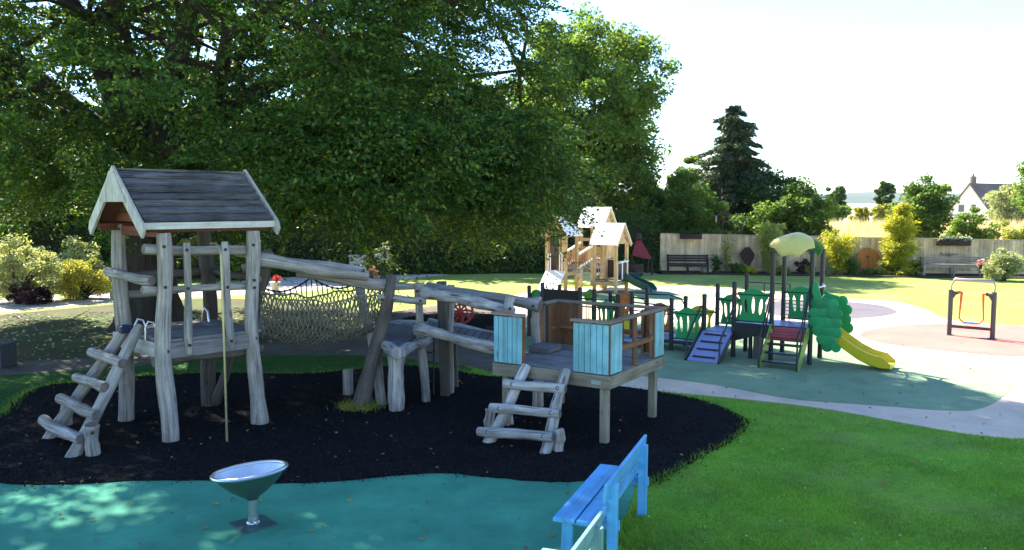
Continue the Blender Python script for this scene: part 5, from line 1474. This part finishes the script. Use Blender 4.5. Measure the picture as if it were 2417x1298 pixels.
for e, r in lm:
    e = Vector(e); a = tp_
    m1 = a.lerp(e, .33) + Vector((random.uniform(-.4, .4), random.uniform(-.4, .4), .5)); m2 = a.lerp(e, .68) + Vector((random.uniform(-.5, .5), random.uniform(-.4, .4), .35))
    mb = MB().log(a - Vector((0, 0, .6)), a + (m1 - a) * .2, r * 1.1, r * .95, seg=10, n=4, wob=0)
    mb.tube([a + (m1 - a) * .1, m1, m2, e], [r * .9, r * .6, r * .36, r * .12], 10)
    near = sorted(cv, key=lambda q: min((q - m1).length, (q - m2).length, (q - e).length))[:34]
    for q in near:
        s = min((m1, m2, e, m1.lerp(m2, .5), m2.lerp(e, .5)), key=lambda w: (w - q).length)
        md = s.lerp(q, .5) + Vector((random.uniform(-.35, .35), random.uniform(-.35, .35), random.uniform(0, .5)))
        mb.tube([s, md, q], [r * .2, r * .12, .02], 5, False)
    obj('limb', mb, M['bark'], root)
cr = rng.uniform(.60, 1.35, len(cl))
for gx_, gy_ in ((150, 1245), (300, 1165), (110, 1285)):      # chinks that let sun patches reach the ground
    g0 = np.array(G(gx_, gy_)); sv = np.array(sdir); w_ = cl - g0; t_ = w_ @ sv
    dist = np.linalg.norm(w_ - np.outer(t_, sv), axis=1); ok_ = dist > .58; cl, cr = cl[ok_], cr[ok_]
def sprays(cl, cr, ns, nl, cen):
    # each clump is a bundle of flat drooping sprays fanning out from its twig
    C = np.repeat(cl, ns, 0); Rr = np.repeat(cr, ns)
    out = C - np.asarray(cen)[None]; out /= np.linalg.norm(out, axis=1)[:, None]
    d = rng.normal(size=C.shape) + out * .75; d[:, 2] = d[:, 2] * .55 - .12
    d /= np.linalg.norm(d, axis=1)[:, None]
    st = C + rng.normal(size=C.shape) * Rr[:, None] * .22
    L = Rr * rng.uniform(.65, 1.45, len(C))
    t = rng.random((len(C), nl)) ** .8
    sd = np.stack([-d[:, 1], d[:, 0], np.zeros(len(C))], -1); sd /= np.linalg.norm(sd, axis=1)[:, None] + 1e-6
    w = rng.normal(size=(len(C), nl)) * (.10 + .16 * np.sin(t * 2.6)) * Rr[:, None]
    p = st[:, None] + d[:, None] * (t * L[:, None])[..., None] + sd[:, None] * w[..., None]
    p[..., 2] += -.20 * (t * L[:, None]) ** 2 - .25 * np.abs(w) + rng.normal(size=w.shape) * .035
    dd = d[:, None] + sd[:, None] * (np.sign(w) * .8)[..., None] + np.array([0, 0, -.35])
    return p.reshape(-1, 3), dd.reshape(-1, 3)
yy = 480 - FPX * (cl[:, 2] - EYE) / cl[:, 1]; rp = FPX / cl[:, 1]
seen = (yy + rp > -20) & (cl[:, 1] < crown_c[1] + 3.5)
p_, d_ = sprays(cl[seen], cr[seen] * 1.0, 11, 132, crown_c)
leaf_obj('crown', p_, .088, M['lf_big'], root, up=.30, jit=.5, dirs=d_, aspect=.5)
leaf_obj('crown', clump(cl[~seen], cr[~seen], 420, .6), .18, M['lf_big'], root, up=.25, jit=.5)
print('seen', seen.sum(), 'hidden', (~seen).sum())
print('CLUMPS', len(cl))

# trees further off
tree('tall_tree', 'tall sunlit broadleaf tree rising behind the great spreading tree', (3.9, 41, gz(41)), 12.5, .35, (3.55, 41, 7.0), (3.9, 4.0, 5.5), 190, .95, 330, .21, M['lf_mid'], lo=.45, zlow=.9)
tree('backdrop_tree', 'lighter green tree behind the shrubs left of the great trunk', (-20.5, 35, 0), 10, .3, (-20.5, 35, 3.6), (5.0, 3.5, 3.0), 130, 1.0, 150, .28, M['lf_mid'])
tree('backdrop_tree', 'dense dark tree standing behind the iron railing', (-12.5, 39, 0), 10, .3, (-12.5, 39, 4.2), (5.5, 3.5, 3.6), 130, 1.05, 150, .29, M['lf_dark'])
tree('backdrop_tree', 'dark rounded tree behind the hedge and the park benches', (-3.5, 41, .1), 9, .3, (-3.5, 41, 4.8), (5.5, 3.0, 4.4), 120, 1.1, 150, .30, M['lf_dark'])

def bush(name, label, cat, x0, x1, ytop, Y, mat, leaf, n=60, nl=160, zb=None, depth=None, cr=None, up=.3, core=False, group=None, aspect=.55, stems=7, flat=.75, lo=.3):
    zb = gz(Y) if zb is None else zb
    zb = max(zb, 0) if Y < 38 else zb
    w = (x1 - x0) / FPX * Y / 2; xc = ((x0 + x1) / 2 - CXP) / FPX * Y; zt = P((x0 + x1) / 2, ytop, Y).z
    h = zt - zb; b = Vector((xc, Y, zb)); root = thing(name, label, cat, b, group)
    dp = depth or w * .8
    cl = shell((xc, Y, zb + h * .48), (w * .95, dp * .9, h * .50), n, lo, zb + .05)
    cr = cr or max(.12, min(w, h) * .28)
    mb = MB()
    for q in cl[:: max(1, len(cl) // max(stems, 1))][:stems + 2]:
        e = Vector(q); m_ = b.lerp(e, .5) + Vector((0, 0, h * .1))
        mb.tube([b + Vector((random.uniform(-.1, .1) * w, random.uniform(-.1, .1), -.03)), m_, e], [.02 + .02 * h, .012 + .012 * h, .006], 6, False)
    obj('stems', mb, M['bark'], root)
    leaf_obj('foliage', clump(cl, cr * rng.uniform(.6, 1.2, len(cl)), nl, flat), leaf, mat, root, up=up, aspect=aspect)
    return root, cl
# left border
bush('border_shrub', 'silvery pale shrub at the left end of the border', 'shrub', -60, 135, 568, 25.6, M['lf_pale'], .085, 60, 200, 0)
bush('border_shrub', 'olive yellow arching shrub beside the silvery pale shrub', 'shrub', 118, 262, 612, 26.2, M['lf_olive'], .07, 60, 190, 0)
bush('border_shrub', 'tall pale flowering shrub behind the olive yellow shrub', 'shrub', 90, 250, 566, 29.2, M['lf_pale'], .10, 50, 160, 0)
bush('border_shrub', 'low purple leaved shrub at the path edge below the silvery shrub', 'shrub', 10, 120, 668, 24.9, M['lf_purple'], .08, 30, 140, 0)
bush('border_shrub', 'sunlit yellow green shrub behind the iron railing', 'shrub', 400, 510, 560, 33.5, M['lf_olive'], .10, 50, 160, 0)
bush('border_shrub', 'loose bright green shrub between railing and hedge', 'shrub', 500, 600, 566, 33.0, M['lf_bright'], .10, 45, 150, 0)
bush('border_shrub', 'dark shrub in the gap beside the great trunk', 'shrub', 250, 420, 590, 32.0, M['lf_mid'], .10, 45, 150, 0)
bush('climbing_rose', 'white flowering climber by the brick pillar at the path corner', 'climber', 882, 926, 562, 32.6, M['lf_pale'], .085, 40, 110, 0)
r_, cl_ = bush('flower_clump', 'tall pale yellow flower spikes beside the stone planter', 'flowers', 856, 886, 588, 32.0, M['lf_bamboo'], .07, 25, 70, 0)
r_, cl_ = bush('flower_clump', 'low pink flowers at the path edge below the white climber', 'flowers', 862, 900, 632, 31.0, M['fl_pink'], .06, 18, 50, 0)
r_, cl_ = bush('geranium', 'bright red geranium heads in the pale pot', 'flowers', 642, 659, 650, POT.y, M['fl_red'], .045, 10, 40, POT.z - .02)
tree('backdrop_tree', 'broad mid green tree at the far left behind the hedge', (-28, 38, 0), 10, .3, (-28, 38, 3.8), (5.5, 3.5, 3.2), 130, 1.05, 140, .29, M['lf_mid'])
tree('backdrop_tree', 'yellow green tree filling the gap behind the great trunk', (-16.5, 44, .1), 10, .3, (-16.5, 44, 4.2), (5.5, 3.5, 3.6), 120, 1.05, 140, .30, M['lf_olive'])
tree('backdrop_tree', 'dark green tree between the hedge and the tall sunlit tree', (1.2, 44, .2), 9, .3, (1.2, 44, 4.8), (4.5, 3.0, 4.4), 110, 1.05, 150, .30, M['lf_dark'])
bush('rose_blooms', 'cloud of white blooms over the climber by the brick pillar', 'flowers', 884, 924, 566, 32.3, M['fl_white'], .07, 26, 26, .4)
# long dark hedge
def hedge(name, label, a, b, h, w, mat, leaf, n):
    a, b = Vector(a), Vector(b); d = (b - a); L = d.length; d.normalize(); nn = Vector((-d.y, d.x, 0))
    root = thing(name, label, 'hedge', (a + b) / 2)
    V = []; F = []; ns = int(L / .6) + 1
    for i in range(ns + 1):
        t = i / ns
        for v, z in ((-w * .36, 0), (-w * .40, h * .6), (-w * .22, h * .88), (w * .22, h * .88), (w * .40, h * .6), (w * .36, 0)):
            V.append(a + d * (L * t) + nn * (v + random.uniform(-.07, .07)) + Vector((0, 0, z + (random.uniform(-.1, .1) if z else -.05))))
    for i in range(ns):
        for j in range(5): F.append((i*6+j, i*6+j+1, (i+1)*6+j+1, (i+1)*6+j))
    obj('branches', MB().add(V, F), M['core'], root)  # solid dark core added inside the hedge to block light
    s = rng.uniform(0, L, n); th = rng.uniform(-.15, math.pi + .15, n)
    k = .42 + .10 * rng.random(n)
    x = np.cos(th) * w * k * 1.05 * np.sign(1); z = np.clip(np.abs(np.sin(th)) ** .6, 0, 1) * h * (.92 + .12 * rng.random(n)) * np.where(np.abs(np.cos(th)) > .75, rng.uniform(.05, 1, n), 1)
    bump_ = .12 * np.sin(s * 1.7) + .08 * np.sin(s * 4.1)
    pts = np.array(a)[None] + np.outer(s, np.array(d)) + np.outer(-x * 1.0 + bump_ * .5, np.array(nn)) + np.outer(np.clip(z + bump_, .05, None), (0, 0, 1))
    leaf_obj('foliage', pts, leaf, mat, root, up=.2)
hedge('clipped_hedge', 'long dark hedge along the path behind the park benches', (-34, 30.5, 0), (3.3, 37.2, 0), 2.7, 1.3, M['lf_dark'], .17, 52000)
hedge('ivy_hedge', 'dark ivy covered hedge at the end of the board fence', (3.4, 37.4, 0), (6.5, 37.6, 0), 2.5, 1.2, M['lf_dark'], .12, 12000)
# behind the fence
bush('garden_bush', 'large fresh green bush leaning over the fence end', 'bush', 1535, 1700, 418, 39.6, M['lf_mid'], .15, 80, 260, None)
bush('garden_bush', 'broad dark green bush spreading right of the conifer', 'bush', 1690, 1912, 398, 45, M['lf_dark'], .20, 120, 230, None)
bush('garden_bush', 'dark olive bush sloping down behind the fence beside the straw grass', 'bush', 1770, 1965, 438, 42, M['lf_mid'], .18, 90, 210, None)
bush('garden_bush', 'low dark bush at the foot of the conifer', 'bush', 1640, 1770, 475, 41, M['lf_dark'], .14, 60, 200, None)
bush('field_tree', 'small dark round headed tree standing far out in the field', 'tree', 1938, 2000, 428, 95, M['lf_dark'], .34, 50, 150, None)
bush('field_hedge', 'long dark hedge bush far out below the small round tree', 'hedge', 1880, 2008, 482, 88, M['lf_mid'], .32, 60, 150, None, depth=2)
bush('field_tree', 'narrow dark conical tree beyond the golden bushes', 'tree', 2058, 2112, 424, 92, M['lf_dark'], .32, 50, 150, None)
bush('field_bush', 'rounded golden bush in the field beside the dark conical tree', 'bush', 2052, 2120, 480, 78, M['lf_olive'], .26, 40, 140, None)
bush('field_bush', 'small golden bush in the field beside the far dark hedge', 'bush', 2004, 2056, 486, 80, M['lf_olive'], .26, 35, 130, None)
tree('round_tree', 'bushy mid green tree behind the golden conifer', P(2180, 560, 47) * 1.0 - Vector((0, 0, P(2180, 560, 47).z - gz(47))), 4.6, .16, (P(2178, 480, 47).x, 47, 2.7), (1.5, 1.4, 1.9), 130, .45, 150, .18, M['lf_mid'], lo=.35)
bush('garden_bush', 'bright green leafy bush behind the fence below the house', 'bush', 2240, 2350, 486, 43, M['lf_bright'], .13, 60, 180, None)
bush('garden_bush', 'pale dry bush behind the fence at the far right', 'bush', 2335, 2440, 520, 44, M['lf_bamboo'], .13, 50, 160, None)
bush('field_tree', 'grey green tree in front of the house roof', 'tree', 2318, 2440, 438, 70, M['lf_pale'], .22, 60, 170, None)
tree('edge_tree', 'bright green tree cut by the right edge of the view', (31.2, 48.5, gz(48)), 6.2, .2, (31.0, 48.5, 3.9), (1.7, 1.6, 2.2), 70, .55, 200, .17, M['lf_bright'])

bush('garden_bush', 'pale green tree top seen between the tall sunlit tree and the conifer', 'bush', 1572, 1680, 366, 52, M['lf_mid'], .19, 100, 260, None)
bush('garden_bush', 'dark bush below the tall sunlit tree behind the ivy hedge', 'bush', 1455, 1640, 415, 43, M['lf_dark'], .18, 110, 240, None)
def conifer(name, label, x0, x1, ytop, Y, mat, n_whorl=34, leaf=.24):
    zb = gz(Y); xc = ((x0 + x1) / 2 - CXP) / FPX * Y; zt = P((x0 + x1) / 2, ytop, Y).z; w = (x1 - x0) / FPX * Y / 2; h = zt - zb
    b = Vector((xc, Y, zb)); root = thing(name, label, 'tree', b)
    obj('trunk', MB().tube([b - Vector((0, 0, .1)), b + Vector((0, 0, h * .5)), b + Vector((.05, 0, h * .97))], [.26, .16, .02], 10), M['bark'], root)
    mb = MB(); pts = []; dirs = []
    for i in range(n_whorl):
        t0_ = (i / n_whorl) ** .95
        L0 = 1.0
        t = t0_
        LW = lambda t: w * (1.03 - t) ** .62 * random.uniform(.74, 1.12) + .10
        for k in range(random.randint(7, 10)):
            a = random.uniform(0, 6.283); t = min(1, max(0, t0_ + random.uniform(-.06, .06))); z = zb + h * (.12 + .86 * t); L = LW(t) * random.uniform(.6, 1.1)
            d = Vector((math.cos(a), math.sin(a), .18)); s = b + Vector((0, 0, z - zb))
            e = s + d * L + Vector((0, 0, -.22 * L)); m_ = s.lerp(e, .55) + Vector((0, 0, .10 * L))
            mb.tube([s, m_, e], [.035, .022, .008], 4, False)
            ns = int(110 * L + 36)
            for q in range(ns):
                u = random.uniform(.12, 1.03); p = (s.lerp(m_, u / .55) if u < .55 else m_.lerp(e, (u - .55) / .45))
                side = Vector((-d.y, d.x, 0)) * random.uniform(-1, 1) * .30 * L * (1.1 - u * .6)
                pts.append(p + side + Vector((0, 0, random.uniform(-.16, .05)))); dirs.append((d.x + side.x * 1.5, d.y + side.y * 1.5, -.35))
    obj('branches', mb, M['bark'], root)
    leaf_obj('needles', np.array(pts), leaf, mat, root, aspect=.32, up=.15, dirs=np.array(dirs))
conifer('conifer', 'tall dark conifer with a ragged top standing behind the fence', 1596, 1856, 246, 46, M['lf_con'])

# planting bed before the fence
def cane_plant(name, label, cat, px_, off, ytop, w, mat, leaf, canes, nl, aspect=.22, droop=.5, stem='lf_olive'):
    c = fence_at(px_, off); zt = P(px_, ytop, c.y).z; b = Vector((c.x, c.y, .05)); root = thing(name, label, cat, b)
    mb = MB(); pts = []; dirs = []
    for i in range(canes):
        a = random.uniform(0, 6.283); rr = random.uniform(0, .25) * w; h = (zt - .05) * random.uniform(.55, 1.0); sp = random.uniform(.25, 1.0) * w
        s = b + Vector((math.cos(a) * rr, math.sin(a) * rr, -.02)); e = b + Vector((math.cos(a) * sp, math.sin(a) * sp * .7, h)); m_ = s.lerp(e, .6) + Vector((-math.cos(a) * .15 * w, 0, h * .12))
        mb.tube([s, m_, e], [.014, .010, .003], 5, False)
        for q in range(nl):
            u = random.uniform(.12, 1.0); p = s.lerp(m_, u / .6) if u < .6 else m_.lerp(e, (u - .6) / .4)
            j = Vector((random.gauss(0, .12), random.gauss(0, .12), random.gauss(0, .08))) * (w + .3)
            pts.append(p + j); dirs.append((math.cos(a) * .5 + j.x * 2, math.sin(a) * .5 + j.y * 2, -droop))
    obj('canes', mb, M[stem], root)
    leaf_obj('leaves', np.array(pts), leaf, mat, root, aspect=aspect, up=.3, dirs=np.array(dirs))
    return root
cane_plant('bamboo', 'tall pale yellow bamboo clump standing before the fence', 'bamboo', 1818, .8, 518, .62, M['lf_bamboo'], .20, 30, 110)
cane_plant('golden_shrub', 'feathery golden shrub between the bamboo and the timber disc', 'shrub', 1982, .8, 548, .78, M['lf_gold'], .15, 36, 110, .3)
cane_plant('strap_plant', 'dark green strappy plant beside the timber disc', 'plant', 2012, .95, 612, .4, M['lf_mid'], .30, 26, 16, .16)
cane_plant('thin_shrub', 'thin sparse shrub trained up the bare fence boards', 'shrub', 1716, .3, 528, .35, M['lf_olive'], .10, 9, 34, .5)
cane_plant('iris_clump', 'upright dark green clump beside the dark brown seat', 'plant', 1692, .9, 600, .24, M['lf_dark'], .26, 22, 14, .14)
for px_, yt, w, m_, lab in ((1740, 622, .28, 'lf_mid', 'low leafy plant left of the rusted leaf plate'), (1768, 626, .30, 'lf_gold', 'low yellow flowered plant at the foot of the rusted leaf plate'), (1668, 632, .22, 'fl_white', 'small white flowered plant at the end of the dark brown seat'), (1900, 612, .40, 'lf_purple', 'bronze leaved plant seen below the yellow canopy shell'), (1908, 622, .2, 'lf_gold', 'small yellow plant beside the bronze leaved plant'), (1955, 634, .3, 'lf_pale', 'low grey leaved plant under the feathery golden shrub'), (2060, 634, .35, 'lf_bright', 'low green plant under the timber disc'), (2085, 640, .35, 'lf_olive', 'low olive plant at the foot of the golden conifer'), (2160, 612, .35, 'lf_dark', 'dark evergreen plant between golden conifer and long seat'), (1850, 628, .35, 'lf_olive', 'low olive plant at the foot of the bamboo')):
    c = fence_at(px_, .85)
    bush('bed_plant', lab, 'plant', px_ - w / c.y * FPX, px_ + w / c.y * FPX, yt, c.y, M[m_], .085, 22, 80, .04, stems=5)
c = fence_at(2120, .75)
# golden conifer: stacked feathery layers
zt = P(2128, 486, c.y).z; gc = thing('golden_conifer', 'tall ragged golden conifer standing before the fence', 'shrub', Vector((c.x, c.y, .04)))
obj('trunk', MB().tube([c, c + Vector((.03, 0, zt * .5)), c + Vector((.08, 0, zt))], [.07, .045, .01], 8), M['bark'], gc)
pts = []; dirs = []
for i in range(150):
    t = random.random(); a = random.uniform(0, 6.283); w = (.95 * (1 - t) ** .6 * (.55 + .45 * abs(math.sin(t * 9 + 1))) + .10) * (1.25 if .55 < t < .85 else .9)
    e = c + Vector((math.cos(a) * w + .12 * t, math.sin(a) * w * .8, .12 + (zt - .1) * t + .08)); s = c + Vector((.05 * t, 0, (zt - .1) * t))
    for q in range(85):
        u = random.uniform(.1, 1); p = s.lerp(e, u) + Vector((random.gauss(0, .10), random.gauss(0, .10), random.gauss(0, .055)))
        pts.append(p); dirs.append((math.cos(a), math.sin(a), .05))
leaf_obj('foliage', np.array(pts), .13, M['lf_gold'], gc, aspect=.35, up=.35, dirs=np.array(dirs))
bush('rose_bush', 'grey green rose bush before the fence beyond the air walker', 'shrub', 2318, 2430, 588, 32.6, M['lf_pale'], .085, 60, 150, .03)
r_, cl_ = bush('rose_flowers', 'few pink blooms at the edge of the grey green rose bush', 'flowers', 2306, 2330, 612, 32.4, M['fl_pink'], .07, 7, 26, .5)
for (root_, c, z), m_, lf in ((PLANT[0], 'lf_dark', .08), (PLANT[1], 'fl_white', .07)):
    w = .42 if m_ == 'lf_dark' else .55
    cc = np.array([[c.x + fd.x * u, c.y + fd.y * u, z + .20 + rng.uniform(-.05, .05)] for u in np.linspace(-w, w, 12)])
    leaf_obj('trailing_leaves', clump(cc, np.full(12, .14), 70, .9), lf, M['lf_dark'], root_)
    if m_ == 'fl_white': leaf_obj('flowers', clump(cc, np.full(12, .15), 24, .7), .07, M['fl_white'], root_, aspect=.9)

# straw grass beyond the fence
n = 26000
Y_ = 38.2 + 32 * rng.random(n) ** 1.5; X_ = rng.uniform(.22, .66, n) * Y_
Zg = np.array([gz(y) for y in Y_]); hh = rng.uniform(.5, 1.05, n)
pts = np.stack([X_, Y_, Zg + hh * .45], -1)
dirs = np.stack([rng.normal(0, .18, n), rng.normal(0, .18, n), np.ones(n)], -1)
def blades(name, base, h, w, mat, lean=.3):
    N = len(base); a = rng.uniform(0, 6.283, N); ld = rng.normal(size=(N, 2)) * lean
    sx = np.stack([np.cos(a), np.sin(a), np.zeros(N)], -1) * (w * rng.uniform(.6, 1.3, N))[:, None]
    tip = base + np.stack([ld[:, 0] * h, ld[:, 1] * h, h], -1)
    V = np.empty((N, 3, 3)); V[:, 0] = base - sx; V[:, 1] = base + sx; V[:, 2] = tip
    me = bpy.data.meshes.new(name); me.vertices.add(3 * N); me.loops.add(3 * N); me.polygons.add(N)
    me.vertices.foreach_set('co', V.astype(np.float32).ravel()); me.loops.foreach_set('vertex_index', np.arange(3 * N, dtype=np.int32))
    me.polygons.foreach_set('loop_start', np.arange(0, 3 * N, 3, dtype=np.int32)); me.polygons.foreach_set('loop_total', np.full(N, 3, dtype=np.int32))
    me.materials.append(mat); me.update(calc_edges=True)
    o = bpy.data.objects.new(name, me); COL.objects.link(o); o['kind'] = 'stuff'; return o
def stuff(o, label, cat):
    o['label'] = label; o['category'] = cat; o['kind'] = 'stuff'; return o
stuff(blades('straw_grass', np.stack([X_, Y_, Zg], -1), hh, .022, M['lf_straw'], .16), 'tall straw coloured grass growing beyond the fence', 'grass')

# short grass of the near lawn, kept off the rubber surfaces
def inside(poly, x, y):
    r = np.zeros(len(x), bool); j = len(poly) - 1
    for i in range(len(poly)):
        xi, yi = poly[i]; xj, yj = poly[j]
        c_ = ((yi > y) != (yj > y)) & (x < (xj - xi) * (y - yi) / (yj - yi + 1e-12) + xi)
        r ^= c_; j = i
    return r
def near_grass(n):
    u = rng.uniform(-120, 2540, n); d = 6.6 * (22 / 6.6) ** (rng.random(n) ** 1.25)
    X = (u - CXP) / FPX * d; Y = d
    ok = inside(SURF['turf'], X, Y) & ~inside(SURF['rubber_mulch'], X, Y) & ~inside(SURF['teal_pad'], X, Y) & ~inside(SURF['rubber_path'], X, Y)
    return X[ok], Y[ok]
gx, gy = near_grass(420000)
sh_m = inside(SURF['painted_shade_turf'], gx, gy)
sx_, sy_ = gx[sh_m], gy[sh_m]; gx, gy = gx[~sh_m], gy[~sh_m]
M['lf_painted_shade'] = leafmat('painted_shade_blade', (.020, .080, .012), (.050, .145, .024), .35, (.09, .16, .035), patch=.9)  # blades darkened to match, tree shade painted into their colour
stuff(blades('painted_shade_grass', np.stack([sx_, sy_, np.full(len(sx_), .006)], -1), rng.uniform(.015, .04, len(sx_)), .0035, M['lf_painted_shade'], .5), 'thin grass with tree shade painted dark behind the mulch', 'grass')
gh = rng.uniform(.014, .036, len(gx)) * (1 + .5 * np.sin(gx * 2.1 + gy) * np.sin(gy * 1.7))
stuff(blades('short_grass', np.stack([gx, gy, np.full(len(gx), .003)], -1), gh, .0035, M['lf_grass'], .5), 'short green lawn grass around the black rubber mulch', 'grass')
# ragged longer grass along the mulch rim and under the bench
rim = SURF['rubber_mulch']; k = rng.integers(0, len(rim), 5200); q = rim[k] + rng.normal(0, .05, (5200, 2))
t_ = inside(SURF['turf'], q[:, 0], q[:, 1]) & ~inside(SURF['teal_pad'], q[:, 0], q[:, 1]); q = q[t_]
bq = np.stack([.9 + rng.normal(0, .22, 2600), 7.35 + rng.normal(0, .5, 2600)], -1); q = np.concatenate([q, bq[~inside(SURF['teal_pad'], bq[:, 0], bq[:, 1])]])
stuff(blades('rim_grass', np.stack([q[:, 0], q[:, 1], np.full(len(q), .004)], -1), rng.uniform(.03, .085, len(q)), .004, M['lf_grass'], .5), 'longer ragged grass at the rim of the mulch and under the bench', 'grass')
g = G(846, 968); bq = np.stack([g.x + rng.normal(0, .13, 700), g.y + rng.normal(0, .09, 700), np.full(700, .02)], -1)
stuff(blades('dry_tuft', bq, rng.uniform(.05, .16, 700), .005, M['lf_olive'], .9), 'dry grass tuft round the foot of the leaning post', 'grass')
# rubber chips
m = 26000; u = rng.uniform(-120, 1900, m); d = 8.6 * (15.5 / 8.6) ** rng.random(m); X = (u - CXP) / FPX * d
ok = inside(rim, X, d); X, d = X[ok], d[ok]
cp_ = np.stack([X, d, np.full(len(X), .026)], -1)
M['chip'] = plain('rubber_chip', (.024, .022, .022), rough=1.0, var=.5, scale=9, spec=.02, dirt=0)
stuff(leaf_obj('rubber_chips', cp_, .030, M['chip'], None, aspect=.6, up=.2, kind='stuff'), 'loose black rubber chips covering the play area', 'rubber chips')
# chips kicked over the rim, and stray leaves lying about
kk = rng.integers(0, len(rim), 2600); sp_ = rim[kk] + rng.normal(0, .10, (2600, 2)) * rng.random((2600, 1))
stuff(leaf_obj('spilled_chips', np.stack([sp_[:, 0], sp_[:, 1], np.full(2600, .027)], -1), .026, M['chip'], None, aspect=.6, up=.3, kind='stuff'), 'black rubber chips spilled over the rim of the mulch', 'rubber chips')
M['lf_dry'] = leafmat('dry_leaf', (.16, .10, .035), (.30, .20, .07), .2, (.36, .30, .08))
n_ = 420; u = rng.uniform(-60, 2400, n_); d = 6.9 * (19 / 6.9) ** rng.random(n_)
stuff(leaf_obj('stray_leaves', np.stack([(u - CXP) / FPX * d, d, np.full(n_, .030)], -1), .055, M['lf_dry'], None, up=.85, kind='stuff'), 'dry stray leaves lying on the rubber and the lawn', 'leaves')
# daisies in the near turf
k_ = rng.integers(0, len(gx), 70)
M['daisy'] = M['fl_white']
stuff(leaf_obj('daisies', np.stack([gx[k_], gy[k_], np.full(70, .04)], -1), .016, M['daisy'], None, aspect=.95, up=.8, kind='stuff'), 'tiny white daisies scattered in the near lawn', 'flowers')
# fallen leaves
m = 1100; u = rng.uniform(-100, 900, m); d = rng.uniform(15.0, 22.5, m); X = (u - CXP) / FPX * d
ok = inside(SURF['leaf_litter'], X, d); fl = np.stack([X[ok], d[ok], np.full(ok.sum(), .012)], -1)
stuff(leaf_obj('fallen_leaves', fl, .09, M['lf_straw'], None, up=.8, kind='stuff'), 'dry fallen leaves under the great tree', 'leaves')
# ------------------------------------------------------------------ haze
def haze():
    m = bpy.data.materials.new('haze'); m.use_nodes = True; nt = m.node_tree; nt.nodes.clear()
    out = nt.nodes.new('ShaderNodeOutputMaterial'); pv = nt.nodes.new('ShaderNodeVolumePrincipled')
    pv.inputs['Color'].default_value = (.80, .88, 1.0, 1); pv.inputs['Density'].default_value = .00006; pv.inputs['Anisotropy'].default_value = .2
    nt.links.new(pv.outputs[0], out.inputs['Volume'])
    mb = MB().box((0, 2200, 39.0), (8600, 5000, 82))
    o = obj('haze', mb, m); o['kind'] = 'stuff'; o['label'] = 'pale summer haze over the far hills'; o['category'] = 'haze'
haze()
cleanup_org()
